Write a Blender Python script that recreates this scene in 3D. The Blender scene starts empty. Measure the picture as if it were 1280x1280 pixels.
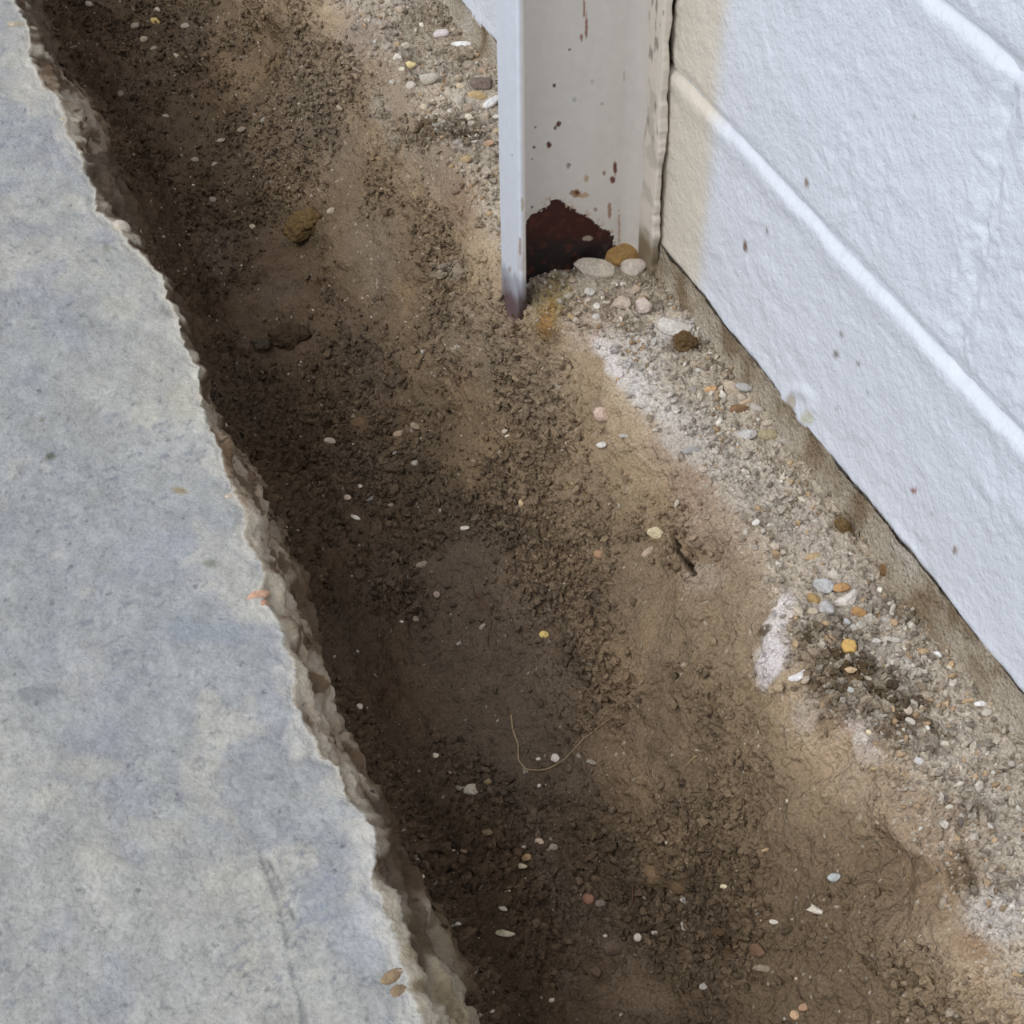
import bpy, math, random
import numpy as np
from mathutils import Matrix, Vector

# ------------------------------------------------------------------ camera
FPX = 2073.84                       # focal length in pixels of the 1280 frame
CAM_H = 0.7987                      # above the slab (z = 0)
VPY, NAD = (-500.0, -1330.0), (680.0, 2800.0)
def _cv(p): return np.array([p[0]-640.0, 640.0-p[1], -FPX])
_Y = _cv(VPY); _Y /= np.linalg.norm(_Y)
_Z = -_cv(NAD); _Z /= np.linalg.norm(_Z)
_X = np.cross(_Y, _Z); _X /= np.linalg.norm(_X); _Z = np.cross(_X, _Y)
R = np.array([_X, _Y, _Z])          # camera axes -> world axes
scene = bpy.context.scene
cam = bpy.data.cameras.new('camera'); cam.sensor_width = 36; cam.lens = FPX/1280*36
cam.clip_start = 0.01
camo = bpy.data.objects.new('camera', cam); scene.collection.objects.link(camo)
M4 = Matrix.Identity(4)
for i in range(3):
    for j in range(3): M4[i][j] = R[i][j]
M4[2][3] = CAM_H
camo.matrix_world = M4
scene.camera = camo

# ------------------------------------------------------------------ light
world = bpy.data.worlds.new('world'); scene.world = world; world.use_nodes = True
bg = world.node_tree.nodes['Background']
bg.inputs[0].default_value = (0.80, 0.88, 1.0, 1); bg.inputs[1].default_value = 0.62
sun = bpy.data.lights.new('sun', 'SUN'); sun.energy = 2.0; sun.angle = math.radians(50)
sun.color = (1.0, 0.985, 0.97)
suno = bpy.data.objects.new('sun', sun); scene.collection.objects.link(suno)
SUN_FROM = Vector((-0.70, -0.22, 0.85))
suno.rotation_euler = SUN_FROM.to_track_quat('Z', 'Y').to_euler()
scene.view_settings.view_transform = 'Standard'
scene.view_settings.look = 'None'
scene.view_settings.exposure = 0.0
scene.view_settings.gamma = 1.0
scene.view_settings.use_curve_mapping = False

# ------------------------------------------------------------------ helpers
random.seed(7); rng = np.random.default_rng(7)
COL = scene.collection
def ray(p): return R @ _cv(p)
def on_z(p, z):
    r = ray(p); t = (z-CAM_H)/r[2]; return np.array([0, 0, CAM_H]) + r*t
def on_x(p, x):
    r = ray(p); return np.array([0, 0, CAM_H]) + r*(x/r[0])
def on_y(p, y):
    r = ray(p); return np.array([0, 0, CAM_H]) + r*(y/r[1])
def to_px(P):
    c = (P - np.array([0, 0, CAM_H])) @ R
    return np.stack([640+c[..., 0]/-c[..., 2]*FPX, 640-c[..., 1]/-c[..., 2]*FPX], -1)
def lin(c):
    c = np.asarray(c, float)/255.0
    return np.where(c <= 0.04045, c/12.92, ((c+0.055)/1.055)**2.4)
def _h(ix, iy, seed):
    with np.errstate(over='ignore'):
        h = ix.astype(np.uint32)*np.uint32(374761393) + iy.astype(np.uint32)*np.uint32(668265263) + np.uint32((seed*2246822519) & 0xffffffff)
        h = (h ^ (h >> np.uint32(13)))*np.uint32(1274126177)
        h = h ^ (h >> np.uint32(16))
    return h.astype(np.float32)/np.float32(4294967295.0)
def vn(x, y, seed=0):
    """value noise, -1..1"""
    fx, fy = np.floor(x), np.floor(y); ix, iy = fx.astype(np.int64), fy.astype(np.int64)
    tx, ty = (x-fx).astype(np.float32), (y-fy).astype(np.float32)
    tx = tx*tx*(3-2*tx); ty = ty*ty*(3-2*ty)
    a, b, c, d = _h(ix, iy, seed), _h(ix+1, iy, seed), _h(ix, iy+1, seed), _h(ix+1, iy+1, seed)
    return ((a+(b-a)*tx)*(1-ty)+(c+(d-c)*tx)*ty)*2-1
def fbm(x, y, seed=0, o=4, g=0.5):
    s, a, n = 0.0, 1.0, 0.0
    for i in range(o):
        s = s + a*vn(x*2**i+i*17.3, y*2**i-i*9.1, seed+i); n += a; a *= g
    return s/n
def worley(x, y, seed=0):
    """distance to nearest point and that cell's random value"""
    ix, iy = np.floor(x).astype(np.int64), np.floor(y).astype(np.int64)
    best = np.full(x.shape, 9.0, np.float32); val = np.zeros(x.shape, np.float32)
    for dx in (-1, 0, 1):
        for dy in (-1, 0, 1):
            cx, cy = ix+dx, iy+dy
            px = cx+0.15+0.7*_h(cx, cy, seed); py = cy+0.15+0.7*_h(cx, cy, seed+51)
            d = (x-px)**2+(y-py)**2
            m = d < best
            best = np.where(m, d, best); val = np.where(m, _h(cx, cy, seed+99), val)
    return np.sqrt(best), val
def lump(x, y, scale, seed, keep=1.0):
    """rounded clods of about 1/scale metres, 0..1"""
    d, v = worley(x*scale, y*scale, seed)
    r = 0.35+0.4*v
    return np.where(v < keep, np.sqrt(np.clip(1-(d/r)**2, 0, 1))*r*1.4, 0)
def ss(a, b, x):
    t = np.clip((x-a)/(b-a), 0, 1); return t*t*(3-2*t)
def mixc(c, new, m):
    return c*(1-m[..., None]) + np.asarray(new)*m[..., None]
def poly_dist(P, pts):
    best = np.full(P.shape[:-1], 1e9)
    for a, b in zip(pts[:-1], pts[1:]):
        a, b = np.array(a, float), np.array(b, float); ab = b-a
        t = np.clip(((P-a)@ab)/(ab@ab), 0, 1)
        best = np.minimum(best, np.linalg.norm(P-a-t[..., None]*ab, axis=-1))
    return best
def in_poly(P, pts):
    x, y = P[..., 0], P[..., 1]; ins = np.zeros(x.shape, bool); n = len(pts)
    for i in range(n):
        x1, y1 = pts[i]; x2, y2 = pts[(i+1) % n]
        if y1 == y2: continue
        c = ((y1 > y) != (y2 > y)) & (x < (x2-x1)*(y-y1)/(y2-y1)+x1)
        ins ^= c
    return ins
def mesh_obj(name, V, F, mat, parent=None, col=None, smooth=True, kind=None):
    V = np.ascontiguousarray(V, np.float32).reshape(-1, 3); F = np.ascontiguousarray(F, np.int32)
    k = F.shape[1]
    me = bpy.data.meshes.new(name)
    me.vertices.add(len(V)); me.vertices.foreach_set('co', V.ravel())
    me.loops.add(F.size); me.loops.foreach_set('vertex_index', F.ravel())
    me.polygons.add(len(F)); me.polygons.foreach_set('loop_start', np.arange(0, F.size, k, dtype=np.int32))
    me.polygons.foreach_set('loop_total', np.full(len(F), k, np.int32))
    me.polygons.foreach_set('use_smooth', np.full(len(F), smooth, bool))
    me.update(calc_edges=True)
    if col is not None:
        a = me.color_attributes.new('Col', 'FLOAT_COLOR', 'POINT')
        c = np.ones((len(V), 4), np.float32); c[:, :3] = np.asarray(col, np.float32).reshape(-1, 3)
        a.data.foreach_set('color', c.ravel())
    me.materials.append(mat)
    o = bpy.data.objects.new(name, me); COL.objects.link(o)
    if parent: o.parent = parent
    if kind: o['kind'] = kind
    return o
def grid_faces(nr, nc, flip=False):
    i = (np.arange(nr-1)[:, None]*nc+np.arange(nc-1)[None, :]).ravel()
    f = np.stack([i, i+1, i+nc+1, i+nc], 1)
    return f[:, ::-1] if flip else f
def tag(o, label, cat, group=None):
    o['label'] = label; o['category'] = cat
    if group: o['group'] = group
def box_mesh(x0, x1, y0, y1, z0, z1):
    V = [(x, y, z) for x in (x0, x1) for y in (y0, y1) for z in (z0, z1)]
    F = [(0, 1, 3, 2), (4, 6, 7, 5), (0, 4, 5, 1), (2, 3, 7, 6), (0, 2, 6, 4), (1, 5, 7, 3)]
    return np.array(V), np.array(F)

# ------------------------------------------------------------------ materials
def mat_attr(name, rough=0.9, scales=((900, 0.0006),), speck=None, tint=0.12, spec=0.25, tscale=600, grains=None):
    """albedo from the mesh attribute Col, varied by procedural grain, with fine bump"""
    m = bpy.data.materials.new(name); m.use_nodes = True
    nt = m.node_tree; N, L = nt.nodes, nt.links; b = N['Principled BSDF']
    b.inputs['Roughness'].default_value = rough
    b.inputs['Specular IOR Level'].default_value = spec
    at = N.new('ShaderNodeAttribute'); at.attribute_name = 'Col'
    tc = N.new('ShaderNodeTexCoord')
    nz = N.new('ShaderNodeTexNoise'); nz.inputs['Scale'].default_value = tscale; nz.inputs['Detail'].default_value = 3
    L.new(tc.outputs['Object'], nz.inputs['Vector'])
    mr = N.new('ShaderNodeMapRange'); mr.inputs['From Min'].default_value = 0.3; mr.inputs['From Max'].default_value = 0.7
    mr.inputs['To Min'].default_value = 1-tint; mr.inputs['To Max'].default_value = 1+tint
    L.new(nz.outputs['Fac'], mr.inputs['Value'])
    vm = N.new('ShaderNodeVectorMath'); vm.operation = 'SCALE'
    L.new(at.outputs['Color'], vm.inputs[0]); L.new(mr.outputs[0], vm.inputs['Scale'])
    out = vm.outputs[0]
    if speck:
        sc, thr, colr, rnd = speck
        vo = N.new('ShaderNodeTexVoronoi'); vo.inputs['Scale'].default_value = sc; L.new(tc.outputs['Object'], vo.inputs['Vector'])
        s1 = N.new('ShaderNodeMath'); s1.operation = 'LESS_THAN'; s1.inputs[1].default_value = thr; L.new(vo.outputs['Distance'], s1.inputs[0])
        sp = N.new('ShaderNodeSeparateColor'); L.new(vo.outputs['Color'], sp.inputs[0])
        s2 = N.new('ShaderNodeMath'); s2.operation = 'LESS_THAN'; s2.inputs[1].default_value = rnd; L.new(sp.outputs[0], s2.inputs[0])
        s3 = N.new('ShaderNodeMath'); s3.operation = 'MULTIPLY'; L.new(s1.outputs[0], s3.inputs[0]); L.new(s2.outputs[0], s3.inputs[1])
        mx = N.new('ShaderNodeMix'); mx.data_type = 'RGBA'; L.new(s3.outputs[0], mx.inputs['Factor'])
        L.new(out, mx.inputs['A']); mx.inputs['B'].default_value = (*lin(colr), 1)
        out = mx.outputs['Result']
    L.new(out, b.inputs['Base Color'])
    prev = None
    for sc, dist in scales:
        n = N.new('ShaderNodeTexNoise'); n.inputs['Scale'].default_value = sc; n.inputs['Detail'].default_value = 4
        L.new(tc.outputs['Object'], n.inputs['Vector'])
        bp = N.new('ShaderNodeBump'); bp.inputs['Distance'].default_value = dist; bp.inputs['Strength'].default_value = 1
        L.new(n.outputs['Fac'], bp.inputs['Height'])
        if prev: L.new(prev.outputs[0], bp.inputs['Normal'])
        prev = bp
    if prev: L.new(prev.outputs[0], b.inputs['Normal'])
    if grains:
        for sc, dist in grains:
            v = N.new('ShaderNodeTexVoronoi'); v.inputs['Scale'].default_value = sc
            w_ = N.new('ShaderNodeTexNoise'); w_.inputs['Scale'].default_value = sc*0.8
            ad = N.new('ShaderNodeVectorMath'); ad.operation = 'MULTIPLY_ADD'; ad.inputs[1].default_value = (1.2/sc,)*3
            L.new(tc.outputs['Object'], w_.inputs['Vector']); L.new(w_.outputs['Color'], ad.inputs[0]); L.new(tc.outputs['Object'], ad.inputs[2]); L.new(ad.outputs[0], v.inputs['Vector'])
            bp = N.new('ShaderNodeBump'); bp.inputs['Distance'].default_value = dist; bp.invert = True
            L.new(v.outputs['Distance'], bp.inputs['Height'])
            if prev: L.new(prev.outputs[0], bp.inputs['Normal'])
            prev = bp
        L.new(prev.outputs[0], b.inputs['Normal'])
    return m
M_SOIL = mat_attr('soil', 0.93, ((90, 0.003), (380, 0.0016)), speck=(800, 0.25, (196, 186, 168), 0.012), tint=0.25, spec=0.2, grains=((260, 0.0014),))
M_SLAB = mat_attr('weathered_concrete', 0.85, ((110, 0.0022), (420, 0.0012)), tint=0.10, spec=0.3, tscale=350)
M_WALL = mat_attr('painted_block', 0.6, ((60, 0.0012), (230, 0.0010), (600, 0.0004)), tint=0.02, spec=0.35, tscale=200)
M_STEEL = mat_attr('painted_steel', 0.45, ((60, 0.0005), (500, 0.0002)), tint=0.03, spec=0.4, tscale=120)
M_STONE = mat_attr('stone', 0.85, ((300, 0.0008), (1200, 0.0003)), tint=0.2, spec=0.3, tscale=500)
M_ROOT = mat_attr('root_fibre', 0.85, (), tint=0.15)

# ------------------------------------------------------------------ profile curves along the trench (traced edges, true x and y)
Y0, Y1 = 0.30, 4.2
def curve(pts, z, far, near):
    P = np.array([on_z(p, z) for p in pts]); o = np.argsort(P[:, 1]); P = P[o]
    ys = np.concatenate([[Y0], P[:, 1], [Y1]]); xs = np.concatenate([[near], P[:, 0], [far]])
    return lambda y: np.interp(y, ys, xs)
EDGE = [(13, -15), (20, 7), (34, 30), (35, 67), (50, 101), (72, 124), (79, 138), (81, 165), (101, 188), (104, 215), (116, 235), (119, 262),
        (141, 275), (158, 299), (181, 322), (201, 343), (208, 370), (224, 400), (228, 430), (247, 457), (247, 487), (259, 531), (272, 554),
        (279, 588), (299, 622), (304, 652), (303, 675), (324, 706), (326, 722), (322, 745), (339, 763), (349, 783), (358, 810), (366, 840),
        (366, 877), (383, 907), (398, 944), (420, 957), (428, 984), (431, 1000), (448, 1016), (464, 1035), (467, 1047), (466, 1101),
        (477, 1127), (490, 1164), (502, 1206), (511, 1234), (525, 1280), (545, 1330), (560, 1370)]
FACE = [(60, 20), (84, 87), (128, 141), (148, 198), (170, 255), (190, 300), (208, 345), (222, 372), (240, 415), (255, 470), (268, 530),
        (290, 560), (330, 605), (355, 650), (372, 700), (385, 750), (398, 790), (410, 830), (430, 870), (452, 930), (475, 985), (500, 1040),
        (520, 1080), (545, 1130), (562, 1165), (590, 1220), (615, 1280), (640, 1340)]
LIP = [(400, 0), (450, 40), (505, 130), (545, 200), (600, 290), (665, 400), (700, 420), (735, 440), (770, 500), (830, 560), (880, 620), (930, 700),
       (970, 800), (1000, 870), (1090, 950), (1130, 1050), (1180, 1150), (1240, 1220)]
xe_f, xf_f, xl_f = curve(EDGE, 0.0, 0.11, 0.128), curve(FACE, -0.06, 0.15, 0.165), curve(LIP, -0.03, 0.42, 0.418)
XW = 0.5304

# ------------------------------------------------------------------ trench ground
NR, NCOL = 1400, 570
t = np.linspace(0, 1, NR); yrow = np.concatenate([0.285*(2.05/0.285)**np.linspace(0, 1, NR-130), 2.052*(4.1/2.052)**np.linspace(0, 1, 130)])                     # rows denser near the camera
lf = lambda f, s, a: a*fbm(yrow*f, np.zeros(NR)+s*3.7, s, 3)
xe, xf, xl = xe_f(yrow), xf_f(yrow), xl_f(yrow)
xf = np.maximum(xf, xe+0.012)
K = [(xf-0.040, -0.050+0*yrow), (xf-0.006, -0.062+0*yrow), (xf+0.012+lf(9, 1, .004), -0.105+0*yrow), (0.190+lf(5, 2, .010), -0.165+0*yrow),
     (0.222+lf(4, 3, .010), -0.203+lf(6, 4, .008)), (0.262+lf(4, 5, .008), -0.215+lf(5, 6, .010)), (0.303+lf(5, 7, .010), -0.202+lf(6, 8, .010)),
     (0.345+lf(6, 9, .010), -0.160+lf(6, 10, .010)), (0.384+lf(7, 11, .008), -0.105+lf(7, 12, .008)), (xl-0.014, -0.060+lf(9, 13, .005)),
     (xl, -0.034+0*yrow), (xl+0.018, -0.027+0*yrow), (0.5*(xl+0.018+0.527), -0.027+lf(9, 14, .003)), (0.527+0*yrow, -0.026+lf(12, 15, .003)), (0.56+0*yrow, -0.028+0*yrow)]
KX = np.array([k[0] for k in K]).T; KZ = np.array([k[1] for k in K]).T      # rows x knots
seg = np.concatenate([[0], np.cumsum(np.mean(np.hypot(np.diff(KX, axis=1), np.diff(KZ, axis=1)), 0))])
nk = len(K); ts = np.linspace(0, seg[-1], NCOL)
W = np.array([np.interp(ts, seg, np.eye(nk)[i]) for i in range(nk)]).T
ker = np.exp(-0.5*(np.arange(-30, 31)*(ts[1])/0.0055)**2); ker /= ker.sum()
Wp = np.pad(W, ((30, 30), (0, 0)), mode='edge')
W = np.array([np.convolve(Wp[:, i], ker, 'valid') for i in range(nk)]).T
BX, BZ = KX@W.T, KZ@W.T; BY = np.repeat(yrow[:, None], NCOL, 1)
TX, TZ = np.gradient(BX, axis=1), np.gradient(BZ, axis=1)
ln = np.hypot(TX, TZ); NX, NZ = -TZ/ln, TX/ln
S = np.repeat(ts[None, :], NR, 0)
kp = np.interp(ts, seg, np.arange(nk))[None, :] + 0*BX                      # knot coordinate 0..14
BPX = to_px(np.stack([BX, BY, BZ], -1))                                     # where the undisplaced ground shows
warpn = 14*fbm(S*40, BY*40, 301, 4)
WP = BPX + np.stack([warpn, 14*fbm(S*40+9, BY*40, 302, 4)], -1)
floor_m = ss(3.2, 4.2, kp)*(1-ss(6.2, 7.4, kp))
left_m = 1-ss(3.0, 4.2, kp)
bank_m = ss(6.0, 7.2, kp)*(1-ss(9.4, 10.4, kp))
lip_m = ss(8.6, 9.6, kp)*(1-ss(10.6, 11.6, kp))
ledge_m = ss(9.9, 10.9, kp)
crumb = np.clip(0.55+1.2*fbm(S*14, BY*14, 41, 3), 0, 1)                     # where the soil is loose rather than smeared
def blob(px, py, rx, ry, a=0, soft=0.35):
    c, s_ = math.cos(math.radians(a)), math.sin(math.radians(a))
    dx, dy = WP[..., 0]-px, WP[..., 1]-py
    u, v = (dx*c+dy*s_)/rx, (-dx*s_+dy*c)/ry
    return 1-ss(1-soft, 1+soft, np.sqrt(u*u+v*v))
smooth_m = np.zeros_like(S)
for b in ((620, 850, 70, 130, -20), (600, 730, 60, 60, 0), (760, 960, 60, 40, 0), (835, 1235, 75, 38, -25), (570, 880, 80, 60, 0), (560, 230, 26, 110, -30),
          (520, 160, 30, 70, -20), (800, 745, 40, 90, -20), (1070, 985, 60, 36, 30), (440, 270, 26, 70, 0), (1130, 1050, 30, 40, 0), (740, 445, 40, 40, 0), (800, 520, 45, 30, 45)):
    smooth_m = np.maximum(smooth_m, blob(*b, soft=0.5))
crumb *= 1-0.85*smooth_m
# relief
D = 0.0075*fbm(S*11, BY*9, 1, 3)*(1-0.75*ledge_m) + 0.0060*fbm(S*36, BY*32, 5, 3)*(1-0.5*ledge_m)
D += 0.0034*fbm(S*110, BY*110, 9, 3)*(1-0.4*smooth_m) + 0.0009*fbm(S*330, BY*330, 13, 2)
D += 0.0010*(1-0.7*smooth_m)*(1-0.6*ledge_m)*(1-2*np.abs(vn(S*60+2*vn(S*30, BY*30, 90), BY*60, 91)))
D += 0.0006*(1-0.6*smooth_m)*(1-2*np.abs(vn(S*150+2*vn(S*70, BY*70, 92), BY*150, 93)))
D += crumb*(1-0.75*ledge_m)*(0.0075*lump(S+0.004*vn(S*90, BY*90, 3), BY, 90, 21, .55) + 0.0055*lump(S, BY, 170, 22, .75) + 0.0036*lump(S, BY, 330, 23, .8))
D += ledge_m*(0.0022*lump(S, BY, 190, 31, .55)+0.0017*lump(S, BY, 360, 32, .8)+0.0012*fbm(S*60, BY*60, 77, 3))
wx = BY+0.35*(S-0.2)**2*8+0.01*fbm(S*20, BY*20, 61, 2)                       # spade marks across the floor
ridge = np.abs(vn(wx*75, S*11, 66)); D += floor_m*(0.0040*(1-ridge)**3 + 0.0025*vn(wx*130, S*16, 67))
wz = S+0.02*vn(BY*10, S*3, 70)                                              # down-slope gouges on the right bank
D += bank_m*(0.0045*vn(BY*28+S*8, wz*5, 71)+0.0022*vn(BY*80+S*20, wz*9, 72))
D += left_m*0.003*vn(BY*40, S*20, 73)
# the shrinkage crack in the bank and a few hollows and humps
ck = poly_dist(BPX+np.stack([2*vn(S*200, BY*200, 81), 0*S], -1), [(839, 662), (846, 682), (852, 698), (861, 710), (868, 720)])
D -= 0.014*(1-ss(1.5, 5, ck))
for px, py, rx, ry, a, h in ((490, 175, 9, 26, -10, -.010), (320, 60, 22, 34, 0, -.012), (905, 1190, 30, 22, 0, -.006), (1105, 1090, 30, 40, -40, -.010), (648, 385, 14, 26, 0, -.006),
                             (470, 60, 38, 24, 20, .010), (870, 760, 22, 28, 0, .006), (900, 845, 34, 40, 0, .004), (985, 800, 24, 50, 15, .004), (985, 690, 20, 30, 0, -.003),
                             (1130, 740, 40, 40, 0, -.002), (740, 350, 60, 24, 0, .002), (1040, 820, 42, 44, 0, .004), (835, 1225, 85, 45, -25, .006), (430, 300, 20, 60, 0, .005),
                             (650, 600, 40, 40, 0, .006), (1190, 1095, 20, 30, 0, .005), (560, 175, 35, 30, 0, .003), (430, 650, 70, 20, 20, .006), (470, 720, 60, 18, 20, .004)):
    D += 1.6*h*blob(px, py, rx, ry, a, 0.7)
edge_fade = ss(0, 0.02, S)                                                  # tucked under the slab
D *= edge_fade
D = np.where(kp > 13.2, D*0.3, D)
GX, GY, GZ = BX+NX*D, BY+0.0*D, BZ+NZ*D
GY = BY + 0.0012*fbm(S*150, BY*150, 15, 2)
# ---- albedo
kc = np.array([(88, 68, 48), (88, 68, 48), (90, 69, 48), (84, 64, 45), (98, 76, 55), (104, 83, 62), (108, 88, 66), (121, 101, 77), (135, 114, 88), (158, 135, 105), (184, 160, 130), (188, 172, 150), (184, 171, 153), (174, 160, 140), (148, 132, 112)])
lk = lin(kc); C = np.stack([np.interp(kp, np.arange(nk), lk[:, i]) for i in range(3)], -1)
far = ss(1.15, 1.5, BY)
C *= (1+0.28*fbm(S*9, BY*9, 101, 4))[..., None]
C *= (1+0.22*fbm(S*60, BY*60, 102, 3))[..., None]
hue = fbm(S*16, BY*14, 103, 3)
C = mixc(C, lin((162, 134, 100)), 0.5*ss(0.15, 0.5, hue)*(bank_m+lip_m).clip(0, 1))
C = mixc(C, lin((112, 94, 78)), 0.5*ss(0.1, 0.5, -hue)*floor_m)
def paint(b, colr, k=1.0, soft=0.35, extra=None):
    global C
    m = blob(*b, soft=soft)*k
    if extra is not None: m = m*extra
    C = mixc(C, lin(colr), m)
grain = ss(-0.25, 0.25, fbm(S*120, BY*120, 111, 3))
# ochre and orange stains
for b, c_, k in (((590, 500, 46, 26, -60), (170, 126, 64), .55), (((585, 475, 10, 14, 0)), (172, 104, 44), .7), ((690, 395, 14, 34, 10), (176, 126, 50), .75), ((690, 380, 30, 24, 0), (168, 140, 78), .6),
                 ((555, 215, 20, 60, -25), (192, 148, 104), .7), ((572, 250, 18, 50, -20), (180, 126, 78), .6), ((470, 55, 40, 22, 15), (196, 164, 132), .8), ((480, 100, 30, 40, -30), (186, 150, 112), .6),
                 ((530, 170, 26, 70, -25), (178, 146, 108), .7), ((880, 690, 40, 60, -30), (178, 134, 82), .5), ((930, 770, 44, 70, -20), (182, 140, 88), .5), ((850, 560, 46, 40, 45), (198, 152, 118), .6),
                 ((740, 410, 36, 30, 20), (206, 166, 132), .7), ((900, 650, 60, 40, 40), (196, 150, 114), .5), ((1190, 1110, 44, 46, 30), (194, 140, 78), .75), ((1150, 1120, 46, 34, 40), (186, 138, 84), .7),
                 ((1220, 1180, 26, 20, 0), (202, 132, 66), .7), ((1060, 905, 14, 14, 0), (214, 152, 116), .8), ((870, 610, 30, 26, 0), (200, 150, 108), .5), ((300, 500, 60, 60, 0), (104, 80, 54), .3),
                 ((600, 420, 50, 60, 0), (158, 130, 96), .4), ((470, 320, 26, 60, 0), (158, 132, 98), .5), ((410, 130, 40, 90, -10), (150, 126, 96), .5), ((385, 280, 30, 24, 0), (126, 96, 50), .7),
                 ((670, 480, 60, 60, 0), (150, 124, 90), .4), ((440, 680, 80, 22, 25), (120, 86, 52), .5), ((420, 800, 50, 60, 0), (106, 78, 48), .4), ((590, 960, 90, 60, 0), (110, 84, 54), .4)):
    g_ = sum(c_)/3
    paint(b, tuple(0.93*(0.45*g_+0.55*v_) for v_ in c_), k*0.9, 0.6)
# grey and white cement smears on the lip and the ledge
for b, c_, k in (((775, 465, 48, 15, 48), (222, 212, 206), .95), ((825, 500, 55, 20, 42), (206, 198, 190), .8), ((870, 560, 50, 26, 40), (196, 186, 174), .75), ((790, 440, 40, 20, 20), (206, 198, 190), .7),
                 ((840, 415, 34, 16, -15), (212, 206, 200), .8), ((930, 600, 90, 36, 45), (190, 178, 162), .7), ((880, 500, 60, 28, 35), (182, 168, 148), .7), ((980, 790, 15, 46, 14), (228, 218, 212), .95), ((975, 835, 12, 28, 30), (226, 216, 212), .9),
                 ((1020, 680, 60, 30, 50), (186, 172, 156), .5), ((1110, 830, 60, 18, 25), (196, 186, 172), .7), ((1075, 905, 26, 14, 25), (208, 194, 180), .7), ((1085, 935, 14, 24, -20), (214, 200, 188), .75),
                 ((1010, 895, 22, 18, 0), (182, 168, 152), .6), ((1250, 1140, 44, 34, 0), (202, 192, 182), .85), ((1240, 1050, 40, 40, 30), (176, 162, 142), .6), ((555, 55, 60, 30, 30), (158, 138, 110), .5),
                 ((485, 150, 10, 40, -10), (178, 166, 148), .6), ((880, 720, 30, 20, 0), (186, 168, 150), .45), ((1105, 980, 60, 40, 20), (176, 154, 128), .6), ((1170, 1040, 60, 50, 30), (168, 144, 118), .6),
                 ((350, 170, 40, 70, 0), (134, 114, 92), .4), ((470, 35, 14, 12, 0), (204, 186, 164), .7), ((565, 340, 16, 12, 0), (176, 162, 144), .5)):
    paint(b, c_, k, 0.35)
# dark loose soil spilled on the ledge
for b, k in (((1045, 815, 48, 46, 0), .9), ((1085, 870, 90, 34, 12), .85), ((1145, 920, 60, 24, 10), .8), ((966, 795, 8, 8, 0), .9), ((855, 430, 22, 15, 0), .8), ((700, 340, 50, 18, 0), .6), ((790, 365, 60, 26, 0), .5),
             ((560, 165, 40, 16, 0), .8), ((520, 95, 22, 14, 0), .7), ((600, 160, 40, 22, 0), .7), ((910, 465, 50, 14, 20), .7), ((1200, 1100, 20, 28, -20), .85), ((1120, 700, 70, 24, 30), .35), ((600, 190, 40, 20, 0), .6),
             ((1060, 660, 22, 14, 20), .8), ((1150, 770, 60, 20, 30), .6), ((1210, 820, 40, 24, 40), .5), ((950, 655, 26, 14, 30), .5), ((1040, 900, 16, 14, 0), .8), ((1215, 1015, 30, 18, 10), .7),
             ((1240, 960, 40, 16, 10), .5), ((1260, 1110, 16, 20, 0), .7), ((985, 590, 40, 10, 30), .4), ((540, 20, 40, 14, 0), .5), ((1110, 860, 50, 20, 20), .5), ((1150, 1090, 12, 20, 0), .7),
             ((650, 395, 10, 20, 0), .9), ((690, 420, 10, 12, 0), .7), ((760, 400, 60, 12, 20), .5), ((500, 190, 10, 22, -15), .7)):
    paint(b, (92, 72, 44), k, 0.3, extra=0.45+0.55*grain)
# pale mineral dust on the floor of the near part
paint((835, 1225, 85, 42, -25), (132, 110, 84), .5, 0.3)
paint((640, 820, 110, 170, -25), (96, 82, 70), .55, 0.6)
C = mixc(C, lin((44, 32, 22)), (1-ss(1.5, 4.5, ck))*0.9)
paint((1010, 1130, 150, 110, 25), (112, 92, 68), .5, .6); paint((930, 930, 60, 90, -20), (120, 100, 74), .35, .6); paint((880, 1150, 70, 90, 0), (92, 74, 54), .5, .6)
# tiny pale grains, denser on the ledge and upper banks
d1, v1 = worley(S*420, BY*420, 131)
C = mixc(C, lin((206, 196, 180)), ((d1 < 0.3) & (v1 < 0.006+0.26*ledge_m+0.012*bank_m))*0.75)
d2, v2 = worley(S*210, BY*210, 132)
C = mixc(C, lin((190, 176, 156)), ((d2 < 0.33) & (v2 < 0.002+0.24*ledge_m+0.006*bank_m))*0.65)
paint((695, 372, 22, 22, 0), (150, 130, 70), .6, .5); paint((688, 398, 9, 22, 10), (160, 112, 44), .6, .5)
paint((775, 468, 50, 14, 50), (226, 218, 212), .75, .3, 0.4+0.6*grain); paint((845, 520, 70, 26, 42), (206, 198, 188), .5, .6, 0.4+0.6*grain)
g_ = C.mean(-1, keepdims=True); C = np.clip((0.10*g_+0.90*C)*(1-0.08*(1-ledge_m))[..., None], 0.004, 0.9)
G = np.stack([GX, GY, GZ], -1)
ground = mesh_obj('trench_ground', G, grid_faces(NR, NCOL), M_SOIL, col=C, kind='structure')
ground['label'] = 'brown soil trench with a rough bank rising to a gravelly ledge beside the wall'
GPX = to_px(G).reshape(-1, 2); GV = G.reshape(-1, 3); GC = C.reshape(-1, 3)
gn = np.cross(np.gradient(G, axis=1), np.gradient(G, axis=0)); gn /= np.linalg.norm(gn, axis=-1, keepdims=True)
BN = np.stack([NX, 0*NX, NZ], -1).reshape(-1, 3)                             # broad slope normal
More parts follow.
